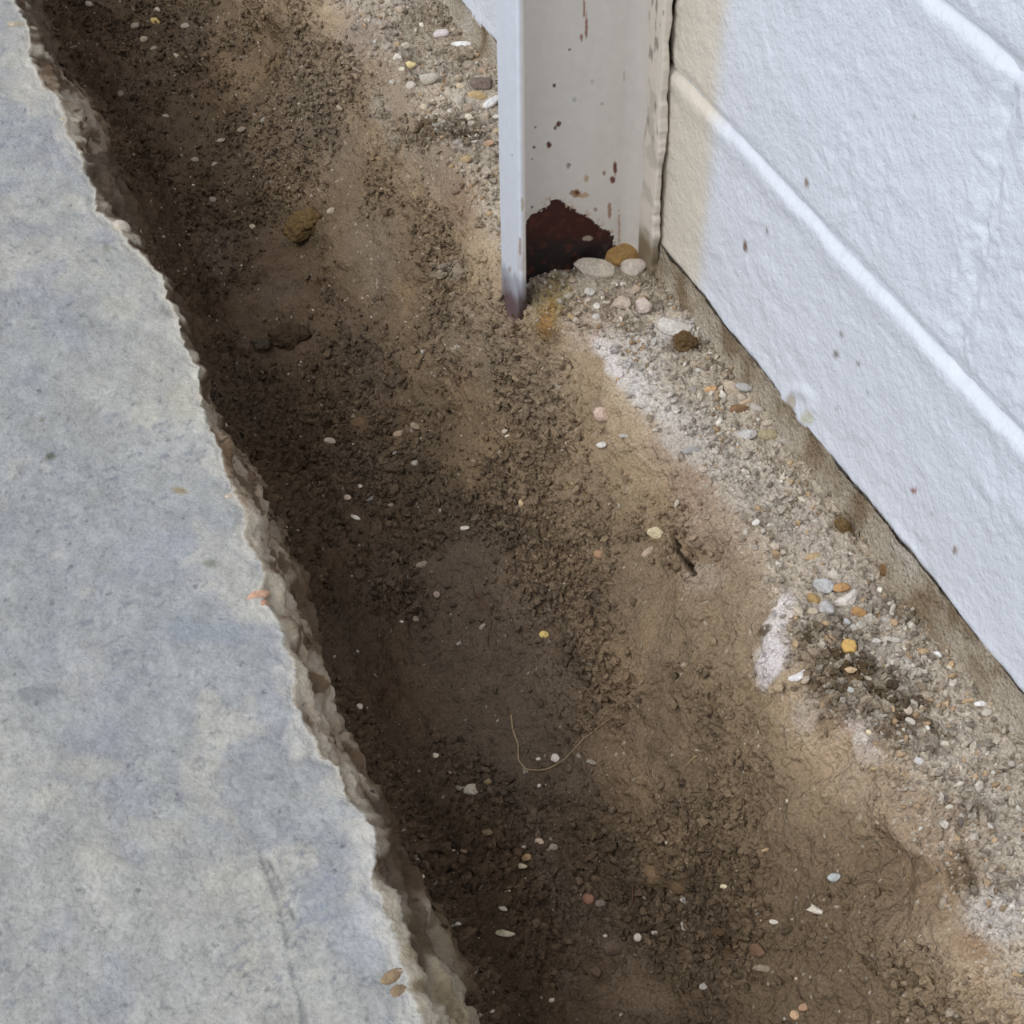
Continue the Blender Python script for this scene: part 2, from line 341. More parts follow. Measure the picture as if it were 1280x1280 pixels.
def ground_at(px, py, r=4.0):
    d = (GPX[:, 0]-px)**2+(GPX[:, 1]-py)**2
    c = np.nonzero(d < r*r)[0]
    if len(c) == 0: return int(np.argmin(d))
    dep = np.linalg.norm(GV[c]-np.array([0, 0, CAM_H]), axis=1)
    near = c[dep < dep.min()+0.03]
    return int(near[np.argmin(d[near])])

# ------------------------------------------------------------------ the concrete slab (floor)
ys = np.concatenate([0.30*(2.05/0.30)**np.linspace(0, 1, 650), np.linspace(2.1, 4.1, 30)])
xs_e = xe_f(ys)+0.0026*fbm(ys*110, ys*0, 201, 3)+0.0014*fbm(ys*500, ys*0, 202, 2)
xs_f = np.maximum(xf_f(ys), xs_e+0.009)
top_t = np.concatenate([np.linspace(-0.8, -0.265, 90), np.linspace(-0.26, 0, 230)])       # metres from the edge
nt_ = len(top_t); nf = 46
SX = np.zeros((680, nt_+nf)); SZ = np.zeros_like(SX); SYY = np.repeat(ys[:, None], nt_+nf, 1)
SX[:, :nt_] = xs_e[:, None]+top_t[None, :]
# the face: a small rounded arris, then the broken side sloping into the trench
ft = np.linspace(0, 1, nf+1)[1:]
for j, f in enumerate(ft):
    prof = f**0.8
    SX[:, nt_+j] = xs_e+(xs_f-xs_e)*prof
    SZ[:, nt_+j] = -0.072*f**1.05
SPX = to_px(np.stack([SX, SYY, SZ], -1))
dE = xs_e[:, None]-SX                                                      # distance in from the edge
top_m = (np.arange(nt_+nf) < nt_)[None, :]+0*SX > 0
SS_ = np.where(top_m, SX, SX+(-SZ)*0.9)
rel = 0.0014*fbm(SX*25, SYY*25, 211, 3)+0.0011*fbm(SX*110, SYY*140, 212, 4)
chip = ss(0.010, 0.0, dE+0.004*fbm(SX*90, SYY*90, 213, 3))*top_m
rel_top = rel*(1+2*chip)-chip*(0.0016+0.0022*fbm(SX*70, SYY*70, 214, 3).clip(-.5, 1))
rel_face = 0.0095*fbm(SYY*30, SS_*50, 215, 3)+0.0036*fbm(SYY*130, SS_*150, 216, 3)+0.0022*lump(SYY, SS_, 150, 217, .4)
w_face = np.where(top_m, 0, ss(0, 0.15, -SZ/0.072))
# the long faint scrape and pits on the slab
WS = SPX+np.stack([5*fbm(SX*60, SYY*60, 231, 3), 5*fbm(SX*60+5, SYY*60, 232, 3)], -1)
sc1 = poly_dist(WS, [(325, 1060), (338, 1100), (352, 1140), (362, 1190), (374, 1240), (380, 1290)])
sc2 = poly_dist(WS, [(338, 1075), (352, 1110), (366, 1150)])
sc3 = poly_dist(WS, [(325, 972), (350, 970), (378, 965)])
rel_top -= 0.0009*((1-ss(1, 4, sc1))+(1-ss(1, 3, sc2))+(1-ss(1, 3, sc3)))*top_m
SZ2 = SZ+np.where(top_m, rel_top, rel_face*0.45*w_face); SX2 = SX+rel_face*w_face*0.9
# albedo
c = np.zeros(SX.shape+(3,))+lin((163, 163, 160))
n1, n2, n3 = fbm(SX*7, SYY*5, 221, 4), fbm(SX*22, SYY*18, 222, 4), fbm(SX*90, SYY*60, 223, 4)
c = mixc(c, lin((178, 175, 166)), 0.8*ss(-0.1, 0.5, n1))
c = mixc(c, lin((153, 155, 160)), 0.5*ss(0.02, 0.45, -n1+0.4*n2))
c = mixc(c, lin((188, 183, 170)), 0.6*ss(0.25, 0.5, n2))
c = mixc(c, lin((148, 150, 157)), 0.45*ss(0.2, 0.5, -n2))
c *= (1+0.2*n3)[..., None]
c *= (1+0.16*fbm(SX*300, SYY*300, 228, 2))[..., None]
st = fbm(SX*140+SYY*60, SYY*260-SX*90, 224, 3)                             # short dark trowel tears
c = mixc(c, lin((112, 116, 128)), 0.55*ss(0.30, 0.55, st)*ss(-0.2, 0.3, fbm(SX*14, SYY*14, 225, 3)))
dk, vk = worley(SX*55, SYY*55, 226)
c = mixc(c, lin((100, 102, 102)), ((dk+0.10*fbm(SX*300, SYY*300, 240, 2) < 0.05+0.06*vk) & (vk < 0.35))*0.6)
wv = vn(SX*30, SYY*30, 241)*1.5
rg = np.abs(fbm(SX*60+wv, SYY*75+wv, 242, 3)); rg2 = np.abs(fbm(SX*150+wv, SYY*120, 243, 2)); zone = ss(0.0, 0.4, fbm(SX*10, SYY*10, 244, 3)+0.1)
tear = np.maximum((1-ss(0.0, 0.035, rg))*zone, 0.8*(1-ss(0.0, 0.05, rg2))*ss(-0.1, 0.4, fbm(SX*17, SYY*17, 245, 3)))*top_m
c = mixc(c, lin((122, 124, 130)), 0.42*tear)
rel_top = rel_top-0.0008*tear+0.0008*fbm(SX*55, SYY*45, 246, 2)*zone*top_m
SZ2 = SZ+np.where(top_m, rel_top, rel_face*0.45*w_face)
for px, py, rx, ry, colr, k in ((45, 868, 26, 9, (116, 118, 124), .8), (63, 571, 7, 4, (92, 98, 78), .9), (48, 488, 4, 2.5, (96, 96, 88), .8), (52, 523, 4, 2.5, (110, 104, 88), .8), (222, 612, 10, 4, (150, 130, 96), .8),
                               (135, 278, 20, 9, (206, 192, 170), .5), (240, 500, 32, 26, (200, 184, 154), .7), (115, 960, 30, 14, (204, 194, 168), .6), (200, 1040, 50, 18, (202, 194, 168), .6), (120, 1080, 30, 18, (202, 192, 168), .55),
                               (395, 1218, 14, 7, (208, 198, 176), .8), (60, 60, 60, 60, (194, 184, 164), .6), (60, 110, 50, 30, (196, 184, 166), .6), (260, 790, 70, 18, (140, 150, 172), .7), (130, 920, 50, 22, (144, 154, 176), .6),
                               (200, 700, 60, 30, (158, 166, 184), .6), (455, 1075, 22, 60, (204, 198, 186), .7), (410, 1010, 36, 30, (196, 194, 184), .7), (470, 1130, 24, 60, (210, 208, 206), .6), (400, 1130, 30, 40, (158, 168, 190), .6),
                               (163, 285, 5, 3, (110, 112, 96), .6), (134, 310, 6, 4, (126, 128, 106), .6), (260, 703, 10, 5, (122, 124, 106), .7), (450, 1180, 30, 40, (166, 176, 196), .5), (100, 840, 30, 60, (196, 190, 170), .4)):
    q = np.sqrt(((WS[..., 0]-px)/rx)**2+((WS[..., 1]-py)/ry)**2)
    g_ = sum(colr)/3; big = rx > 12
    if big: q = q+0.8*fbm(SX*50, SYY*50, int(px), 4); k *= 0.55; colr = tuple(0.6*v_+0.4*g_-6 for v_ in colr)
    c = mixc(c, lin(colr), k*(1-ss(0.5, 1.4, q))*top_m)
for dd, w, k in ((sc1, 5, .55), (sc2, 2.5, .7), (sc3, 3, .6)):
    c = mixc(c, lin((112, 112, 114)), k*(1-ss(0.3*w, w*1.6, dd))*ss(-0.5, 0.2, fbm(SX*150, SYY*150, 233, 2))*top_m)
c = mixc(c, lin((206, 200, 188)), 0.6*ss(0.012, 0.001, dE+0.014*fbm(SX*60, SYY*60, 234, 3))*top_m)
fc = np.zeros_like(c)+lin((178, 157, 132))
fn = fbm(SYY*40, SS_*60, 235, 4)
fc = mixc(fc, lin((206, 190, 168)), ss(0.0, 0.5, fn)); fc = mixc(fc, lin((112, 88, 62)), 0.9*ss(0.02, 0.22, -fn))
dz, vz = worley(SYY*70+2*fbm(SYY*60, SS_*60, 2, 2), SS_*70, 236)
fc = mixc(fc, lin((70, 52, 34)), ((dz < 0.33*vz+0.1) & (vz < 0.5))*0.9)
pyy = SPX[..., 1]
soil_on = np.maximum(1-ss(440, 560, pyy)+ss(985, 1010, pyy)*(1-ss(1110, 1140, pyy)), 0)*0.85   # stretches where soil sticks to the side
soil_on *= 1-0.7*((pyy > 85) & (pyy < 190))
fc = mixc(fc, lin((84, 64, 44)), soil_on.clip(0, 1))
beige = ss(1125, 1150, pyy)
fc = mixc(fc, lin((164, 148, 118)), beige*0.6)
fc = mixc(fc, lin((92, 72, 50)), 0.8*ss(1000, 1040, pyy)*ss(-0.05, 0.2, fbm(SYY*24, SS_*30, 238, 3)))
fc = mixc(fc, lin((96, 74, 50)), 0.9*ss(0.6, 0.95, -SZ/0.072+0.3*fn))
fw = np.where(top_m, 0, 1.0)
rim = np.where(top_m, 0, 1-ss(0.02, 0.18, -SZ/0.072+0.35*(fbm(SYY*50, SS_*30, 239, 3)+0.1)))
c = mixc(c, np.array([0, 0, 0]), fw)+fc*fw[..., None]
c = mixc(c, lin((206, 194, 172)), rim*0.8)
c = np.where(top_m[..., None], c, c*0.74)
c = np.clip(c, 0.005, 0.9)
SV = np.stack([SX2, SYY, SZ2], -1)
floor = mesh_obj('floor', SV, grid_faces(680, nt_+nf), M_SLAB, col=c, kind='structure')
floor['label'] = 'grey concrete slab with a broken edge along the trench'
SLPX = to_px(SV).reshape(-1, 2); SLV = SV.reshape(-1, 3)

# ------------------------------------------------------------------ block wall
wall = bpy.data.objects.new('wall_right', None); COL.objects.link(wall); wall.location = (XW, 1.0, 0); wall['kind'] = 'structure'
wall['label'] = 'white painted concrete block wall, cream towards the steel column'
def wall_col(Y, Z, P):
    c = np.zeros(Y.shape+(3,))+lin((228, 232, 241))
    c *= (1+0.025*fbm(Y*12, Z*12, 401, 3))[..., None]
    # cream colour next to the column, with a soft boundary
    yb = 0.952+0.10*0.0*Z + 0.006*fbm(Y*9, Z*9, 402, 3)-0.03*(Z-0.05)
    cream = ss(-0.016, 0.016, Y-yb)*(1-ss(1.14, 1.18, Y))
    c = mixc(c, lin((225, 217, 202)), cream)
    # chips and specks
    for px, py, rx, ry, colr, k in ((931, 307, 3, 8, (120, 92, 70), .9), (958, 289, 2, 4, (120, 100, 84), .8), (1008, 229, 3, 7, (150, 120, 92), .9), (1143, 147, 2.5, 3, (130, 120, 110), .7), (1143, 613, 4, 3, (150, 74, 52), .95),
                                    (1193, 688, 3, 6, (140, 116, 96), .9), (1045, 443, 4, 5, (120, 112, 96), .8), (1072, 455, 4, 3, (120, 112, 100), .7), (1165, 642, 3, 2.5, (150, 140, 130), .7), (992, 500, 5, 14, (176, 160, 130), .7),
                                    (1012, 520, 7, 10, (206, 204, 176), .7), (996, 520, 4, 7, (160, 140, 110), .7), (1052, 418, 3, 4, (130, 122, 108), .6), (1085, 490, 3, 2, (130, 130, 124), .7), (1045, 510, 3, 2, (150, 146, 140), .6)):
        q = np.sqrt(((P[..., 0]-px)/rx)**2+((P[..., 1]-py)/ry)**2)+0.35*fbm(Y*300, Z*300, int(px), 2)
        c = mixc(c, lin(colr), k*(1-ss(0.6, 1.1, q)))
    # wall darkened behind the column: the gap's shade painted into the colour
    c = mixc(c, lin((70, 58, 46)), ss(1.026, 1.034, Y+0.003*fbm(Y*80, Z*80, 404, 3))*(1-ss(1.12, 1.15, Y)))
    # dirty lower edge
    c = mixc(c, lin((168, 150, 122)), 0.8*(1-ss(-0.001, 0.004, Z+0.004*fbm(Y*60, Z*60, 405, 3))))
    return c
def make_block(y0, y1, z0, z1, fine, k):
    stp = 0.0022 if fine else 0.02
    ny, nz = max(int((y1-y0)/stp), 4), max(int((z1-z0)/stp), 4)
    Y, Z = np.meshgrid(np.linspace(y0, y1, ny), np.linspace(z0, z1, nz), indexing='ij')
    wob = 0.0025*fbm(Y*30, Z*30, 411, 3)
    dt, db = (z1-Z)+wob, (Z-z0)+wob
    dl, dr = (Y-y0)+wob*.7, (y1-Y)+wob*.7
    d = np.zeros_like(Y)
    d += 0.0058*(1-ss(0.0, 0.0095+0.005*fbm(Y*20, Y*0, 412, 3), dt+0.0022*fbm(Y*70, Z*70, 417, 3)))            # thick paint slopes back over the top arris
    d += 0.0016*(1-ss(0.0, 0.006, db)) + ((0.0026 if z0 > .1 else 0.0)*((1-ss(0, 0.012, dl)) + (1-ss(0, 0.012, dr)))+(0.0020 if z0 > .1 else 0.0006)*fbm(Y*160, Z*110, 418, 3)*(1-ss(0.01, 0.035, np.minimum(dl, dr))))
    d -= 0.0016*ss(0.03, 0.012, dt)*ss(0.004, 0.012, dt)                    # proud bead of paint under the joint
    d += 0.0012*fbm(Y*18, Z*18, 413, 3)+0.0006*fbm(Y*70, Z*70, 414, 3)+0.0004*fbm(Y*220, Z*220, 415, 2)+0.0012*fbm(Y*130, Z*130, 419, 3)*ss(0.15, 0.5, fbm(Y*9, Z*9, 420, 2))
    P0 = np.stack([XW+0*Y, Y, Z], -1); P = to_px(P0)
    for px, py, r, h in ((997, 505, 22, -0.0022), (1240, 270, 20, -.001), (1215, 300, 14, -.001)):
        q = np.hypot(P[..., 0]-px, P[..., 1]-py); d += h*np.exp(-((q-r*.8)/(r*.3))**2)
    # low edge of the paint coat wanders
    X = XW+d
    Z2 = Z.copy()
    if abs(z0) < 0.01:
        low = 1-ss(0, 0.02, Z-z0); Z2 = Z+low*(0.006*fbm(Y*13, Y*0, 416, 4)-0.001)
        X = X-0.0012*low*ss(0.0, 0.004, Z-z0)
    V = np.stack([X, Y, Z2], -1)
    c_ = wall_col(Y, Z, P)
    F = grid_faces(ny, nz)
    # rim returning into the wall
    ring = np.concatenate([np.arange(nz)*1, (np.arange(1, ny))*nz+nz-1, (ny-1)*nz+np.arange(nz-2, -1, -1), np.arange(ny-2, 0, -1)*nz])
    front = V.reshape(-1, 3)[ring]; back = front.copy(); back[:, 0] = XW+0.05
    n0 = ny*nz; m = len(ring); ar = np.arange(m)
    RF = np.stack([n0+ar, n0+(ar+1) % m, n0+m+(ar+1) % m, n0+m+ar], 1)
    Vall = np.concatenate([V.reshape(-1, 3), front, back]); Call = np.concatenate([c_.reshape(-1, 3), np.zeros((2*m, 3))+lin((215, 215, 215))])
    Vall -= np.array([XW, 1.0, 0])
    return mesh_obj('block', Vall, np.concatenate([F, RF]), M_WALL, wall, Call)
ZJ = [0.0, 0.1675, 0.3675, 0.5675, 0.7675]
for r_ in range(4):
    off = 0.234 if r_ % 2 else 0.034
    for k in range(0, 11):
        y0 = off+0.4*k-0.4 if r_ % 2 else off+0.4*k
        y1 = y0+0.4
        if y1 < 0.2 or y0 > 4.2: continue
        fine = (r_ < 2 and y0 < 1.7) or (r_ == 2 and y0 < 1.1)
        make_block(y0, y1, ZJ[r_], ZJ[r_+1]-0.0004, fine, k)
# mortar behind the joints and the rest of the wall above the frame
V, F = box_mesh(0.0045, 0.19, -0.85, 3.2, 0.002, 0.77); mesh_obj('mortar', V, F, M_WALL, wall, np.zeros((8, 3))+lin((214, 216, 222)), False)
for k in range(8):
    for q in range(10):
        y0 = -0.80+0.4*q+(0.2 if k % 2 else 0)
        V, F = box_mesh(0.0, 0.19, y0, y0+0.397, 0.7675+0.2*k, 0.7675+0.2*k+0.197)
        mesh_obj('block', V, F, M_WALL, wall, np.zeros((8, 3))+lin((222, 225, 232)), False)
# bare footing strip under the paint
ny, nz = 700, 26
Y, Z = np.meshgrid(np.concatenate([np.linspace(0.25, 2.0, ny-20), np.linspace(2.05, 4.1, 20)]), np.linspace(-0.075, 0.0035, nz), indexing='ij')
X = 0.5285-0.014*ss(0.0, 1, (-Z)/0.06)+0.0022*fbm(Y*40, Z*40, 421, 3)+0.0012*fbm(Y*160, Z*160, 422, 3)
c_ = np.zeros(Y.shape+(3,))+lin((170, 158, 140)); nn = fbm(Y*30, Z*30, 423, 4)
c_ = mixc(c_, lin((186, 176, 162)), ss(0, .5, nn)); c_ = mixc(c_, lin((120, 100, 74)), 0.8*ss(0.05, .5, -nn))
ft_ = mesh_obj('wall_footing', np.stack([X, Y, Z], -1), grid_faces(ny, nz), M_SOIL, col=c_, kind='structure')
ft_['label'] = 'bare grey brown concrete strip under the painted wall'

# ------------------------------------------------------------------ steel column
YW = 1.057                                                                   # front face of the web
XL, XR, FT = 0.4035, 0.5262, 0.0060                                            # outer faces, flange thickness
YN = 1.023                                                                   # near edges of the flanges
ZB = -0.075
column = bpy.data.objects.new('steel_column', None); COL.objects.link(column); column.location = (0, 0, 0)
tag(column, 'cream painted steel channel column with a rusted foot, standing against the wall', 'column'); column['kind'] = 'thing'
CREAM = lin((220, 214, 206))
def col_paint(Y, X, Z, P, seed):
    c = np.zeros(X.shape+(3,))+CREAM
    c *= (1+0.02*fbm(X*30+Y*30, Z*20, seed, 3))[..., None]
    return c
def spots(c, P, U, Z, lst):
    for px, py, rx, ry, colr, k in lst:
        q = np.sqrt(((P[..., 0]-px)/rx)**2+((P[..., 1]-py)/ry)**2)+0.5*fbm(U*400, Z*400, int(px*3+py), 3)
        c = mixc(c, lin(colr), k*(1-ss(0.65, 1.05, q)))
    return c
# web: fine mesh in view, plain above
nx, nz = 150, 560
U, Z = np.meshgrid(np.linspace(XL+FT, XR, nx), np.linspace(ZB, 0.34, nz), indexing='ij')
YY = YW+0*U
rr = 0.014
fil = np.clip((U-(XR-FT-rr))/rr, 0, 1); YY = YY-rr*(1-np.sqrt(np.clip(1-fil**2, 0, 1)))       # root fillet on the wall side
fil2 = np.clip(((XL+FT+0.007)-U)/0.007, 0, 1); YY = YY-0.007*(1-np.sqrt(np.clip(1-fil2**2, 0, 1)))
P = to_px(np.stack([U, YY, Z], -1))
c_ = col_paint(YY, U, Z, P, 501)
patch = [(652, 292), (656, 284), (661, 272), (669, 266), (677, 261), (686, 258), (687, 251), (695, 248), (703, 253), (716, 262), (729, 268), (742, 276), (751, 285), (763, 289), (768, 302), (782, 420), (640, 420)]
PW = P+np.stack([4*fbm(U*500, Z*500, 502, 3), 4*fbm(U*500+7, Z*500, 503, 3)], -1)
rm = in_poly(PW, patch).astype(float)
lowr = ss(290, 312, P[..., 1]+6*fbm(U*200, Z*200, 504, 2))
rc = mixc(np.zeros(U.shape+(3,))+lin((62, 26, 24)), lin((36, 30, 30)), lowr)
rc = mixc(rc, lin((96, 48, 34)), 0.5*ss(0.1, .5, fbm(U*180, Z*180, 505, 3)))
rc = mixc(rc, lin((74, 76, 82)), 0.5*ss(740, 760, P[..., 0])*ss(.0, .4, fbm(U*160, Z*160, 506, 3)))
halo = ss(9, 0, poly_dist(PW, patch[:15]))*ss(-.1, .35, fbm(U*260, Z*260, 507, 3))
c_ = mixc(c_, lin((186, 140, 92)), halo*0.7)
c_ = c_*(1-rm[..., None])+rc*rm[..., None]
RB, DK = (122, 60, 34), (66, 50, 44)
SP = [(730, 10, 1.6, 16, (150, 96, 70), .8), (733, 32, 2, 18, (142, 84, 56), .85), (727, 46, 2.5, 7, (142, 84, 56), .8), (712, 62, 2, 2, DK, .8), (693, 107, 2.5, 3, DK, .95), (698, 155, 4, 4, (86, 42, 30), .95), (694, 160, 2, 3, (96, 56, 40), .9),
      (686, 181, 4, 4.5, (84, 38, 30), .98), (669, 159, 2, 1.6, DK, .9), (668, 184, 2, 1.8, DK, .9), (665, 199, 1.6, 2, DK, .9), (710, 207, 3, 4, (110, 104, 96), .6), (712, 206, 1.6, 1.4, DK, .8), (720, 242, 8, 5, (150, 104, 58), .85), (721, 241, 3, 3, (84, 52, 34), .9),
      (733, 224, 3, 6, (176, 134, 88), .7), (755, 217, 2, 4, (130, 90, 60), .7), (665, 259, 2, 2, DK, .9), (730, 244, 6, 4, (182, 142, 96), .7), (766, 224, 4, 6, (112, 52, 40), .95), (769, 210, 2.5, 9, (104, 48, 36), .95), (762, 262, 2.5, 12, (150, 106, 74), .8),
      (774, 285, 2, 26, (170, 130, 96), .6), (735, 298, 7, 4, (170, 156, 136), .95), (740, 102, 3, 3, (170, 164, 152), .5), (718, 125, 3, 4, (150, 150, 140), .5), (753, 130, 2, 2, (150, 146, 140), .6), (780, 96, 1.5, 8, (150, 142, 132), .4), (744, 262, 3, 3, RB, .6)]
c_ = spots(c_, P, U, Z, SP)
YY = YY+rm*0.0007
Vw = np.stack([U, YY, Z], -1)
mesh_obj('web', Vw, grid_faces(nx, nz), M_STEEL, column, np.clip(c_, 0, 1))
# back of the web and its plain upper part
V, F = box_mesh(XL+FT*.5, XR-FT*.5, YW+0.0075, YW+0.014, ZB, 2.3); mesh_obj('web_back', V, F, M_STEEL, column, np.zeros((8, 3))+CREAM, False)
V, F = box_mesh(XL+FT*.5, XR-FT*.5, YW, YW+0.01, 0.34, 2.3); mesh_obj('upper_web', V, F, M_STEEL, column, np.zeros((8, 3))+CREAM, False)
def flange(name, xo, xi, spotlist, yn, seed, corrode=None, zb=ZB, basec=None):
    """closed strip with rounded near edge; outline in x,y swept up z"""
    r = 0.0022; yb = YW+0.008; m = 9
    pts = []
    for q in np.linspace(0, 1, 46): pts.append((xo, yb+(yn+r-yb)*q))
    for q in np.linspace(0, math.pi/2, 6)[1:]: pts.append((xo+(r-r*math.cos(q))*np.sign(xi-xo), yn+r-r*math.sin(q)))
    for q in np.linspace(0, 1, 6)[1:-1]: pts.append((xo+np.sign(xi-xo)*(r+(abs(xi-xo)-2*r)*q), yn))
    for q in np.linspace(math.pi/2, 0, 6): pts.append((xi-(r-r*math.cos(q))*np.sign(xi-xo), yn+r-r*math.sin(q)))
    for q in np.linspace(0, 1, 46)[1:]: pts.append((xi, yn+r+(yb-yn-r)*q))
    pts = np.array(pts); n = len(pts)
    zz = np.concatenate([np.linspace(zb, 0.34, 480), [2.3]])
    X = np.repeat(pts[:, 0][:, None], len(zz), 1); Y = np.repeat(pts[:, 1][:, None], len(zz), 1); Z = np.repeat(zz[None, :], n, 0)
    P = to_px(np.stack([X, Y, Z], -1))
    c = np.zeros(X.shape+(3,))+(CREAM if basec is None else basec)
    c *= (1+0.02*fbm(Y*30+X*50, Z*30, seed, 3))[..., None]
    U = Y+X*1.3
    if corrode: c, X, Y = corrode(c, X, Y, Z, P, U)
    c = spots(c, P, U, Z, spotlist)
    F = grid_faces(n, len(zz), flip=(xi > xo))
    return mesh_obj(name, np.stack([X, Y, Z], -1), F, M_STEEL, column, np.clip(c, 0, 1))
def corr_left(c, X, Y, Z, P, U):
    c = mixc(c, lin((226, 230, 238)), ss(XL+0.0035, XL+0.0015, X))
    f = fbm(U*120, Z*60, 511, 4)
    edge = ss(YN+0.010, YN+0.001, Y)
    low = ss(0.05, -0.02, Z+0.012*f)
    c = mixc(c, lin((168, 128, 92)), 0.7*low*edge*ss(-.1, .3, f))
    b = ss(0.002, -0.012, Z+0.010*f+0.25*(Y-YN-0.03))
    c = mixc(c, lin((150, 150, 160)), b*0.7)
    c = mixc(c, lin((92, 60, 56)), ss(-0.012, -0.035, Z+0.012*f)*0.85)
    c = mixc(c, lin((60, 40, 34)), edge*ss(0.0, -0.02, Z+0.012*f)*0.9)
    return c, X, Y
flange('flange', XL, XL+FT, [(650, 310, 2, 14, (160, 120, 86), .7), (637, 336, 3, 5, (170, 140, 110), .6), (640, 194, 1.5, 1.5, (120, 110, 100), .6), (653, 256, 2, 10, (176, 150, 118), .6)], YN, 510, corr_left)
def corr_right(c, X, Y, Z, P, U):
    # thick brushed paint over the wall-side flange, its near edge ragged against the wall
    f = fbm(Z*60, Y*60, 521, 4)
    near = ss(YN+0.03, YN, Y)
    inner = X < XR-FT*0.5
    X = np.where(inner, X-0.0010*fbm(Z*35, Y*70, 522, 3), X+0.0016*near*(fbm(Z*26, Z*0, 523, 4)*1.6)+0.0012)
    Y = Y+near*(0.0030*fbm(Z*30, X*0, 524, 3)+0.0012*fbm(Z*140, X*0, 525, 2))
    c = mixc(c, lin((226, 217, 204)), 0.8+0*Z)
    c = mixc(c, lin((176, 170, 158)), 0.5*ss(.1, .4, f))
    scratch = ss(0.25, .5, fbm(Z*70, Y*260, 526, 3))*ss(0.06, 0.14, Z)
    c = mixc(c, lin((134, 128, 118)), scratch*0.8)
    c = mixc(c, lin((120, 104, 78)), ss(0.018, -0.002, Z+0.010*f)*0.9)
    return c, X, Y
flange('flange', XR, XR-FT, [(777, 175, 2.5, 12, (96, 44, 36), .9), (777, 215, 2, 8, (130, 84, 62), .8), (773, 296, 3, 6, (140, 66, 48), .8)], YN-0.001, 520, corr_right, basec=lin((224, 216, 204)))

# ------------------------------------------------------------------ stones
ICO = {}
def ico(sub):
    if sub not in ICO:
        import bmesh
        bm = bmesh.new(); bmesh.ops.create_icosphere(bm, subdivisions=sub, radius=1)
        V = np.array([v.co[:] for v in bm.verts]); F = np.array([[v.index for v in f.verts] for f in bm.faces]); bm.free()
        ICO[sub] = (V, F)
    return ICO[sub]
def n3(V, f, seed):
    return (vn(V[:, 0]*f+seed, V[:, 1]*f, seed)+vn(V[:, 1]*f-seed, V[:, 2]*f, seed+1)+vn(V[:, 2]*f, V[:, 0]*f+seed, seed+2))/3
def stone_shape(seed, angular, rough, sub=3):
    V, F = ico(sub); V = V.copy(); r = np.random.default_rng(seed)
    for _ in range(int(7+12*angular)):                                          # cut flat facets
        n = r.normal(size=3); n /= np.linalg.norm(n); d = 1-r.uniform(.08, .18+.3*angular)
        s = V@n; V = V-np.where(s > d, s-d, 0)[:, None]*n*0.9
    V *= (1+rough*n3(V, 1.6, seed)+rough*.5*n3(V, 4.5, seed+9))[:, None]
    return V, F
def add_stone(name, px, py, w, h, ang, colr, label, cat, ang_=0.5, rough=0.16, sink=0.16, group=None, thick=0.6, bend=0):
    i = ground_at(px, py); p = GV[i]; n = BN[i]
    dep = -((p-np.array([0, 0, CAM_H]))@R)[2]
    mpp = dep/FPX
    ca, sa = math.cos(math.radians(ang)), math.sin(math.radians(ang))
    # long axis lies in the ground plane along the picked direction
    cr, cu = R[:, 0], R[:, 1]
    a = cr*ca+cu*sa; a = a-0.25*n*(a@n); a /= np.linalg.norm(a)
    view = (np.array([0, 0, CAM_H])-p); view /= np.linalg.norm(view)
    up = 0.35*n+0.65*view; up = up-a*(up@a); up /= np.linalg.norm(up); b = np.cross(up, a)
    L = w*mpp/2*1.1; B = h*mpp/2*1.12
    T = max(min(L, B)*thick, B*0.4)
    seed = int(px*7+py*13)
    V, F = stone_shape(seed, ang_, rough, 5 if name == 'soil_clod' and w > 25 else (4 if w > 14 else 3))
    V = V*(1+(0.22 if name == 'soil_clod' else 0.035)*(n3(V, 3.2, seed+3)+0.6*n3(V, 8, seed+4)+0.4*n3(V, 17, seed+6)))[:, None]
    V = V*np.array([L, B, T])
    if bend: V[:, 1] += bend*B*((V[:, 0]/L)**2-0.4)
    Wd = np.outer(V[:, 0], a)+np.outer(V[:, 1], b)+np.outer(V[:, 2], up)+n*T*(1-2*sink)
    base = lin(colr); q = n3(Wd*400, 1, seed)
    c = np.clip(base[None]*(1+0.28*q[:, None]), 0, .95)
    dirt = ss(0.1, -0.7, V[:, 2]/T+0.8*n3(Wd*250, 1, seed+5))
    c = mixc(c, GC[i]*0.9, 0.75*dirt)
    o = mesh_obj(name, Wd, F, M_SOIL if name == 'soil_clod' else M_STONE, col=c); o.location = p
    tag(o, label, cat, group)
    return o
W_, PG, LG, GR, TN, YL, OR, BR, PK = (226, 220, 210), (206, 200, 190), (188, 182, 172), (158, 150, 140), (190, 164, 128), (206, 172, 104), (196, 150, 104), (122, 96, 66), (204, 176, 156)
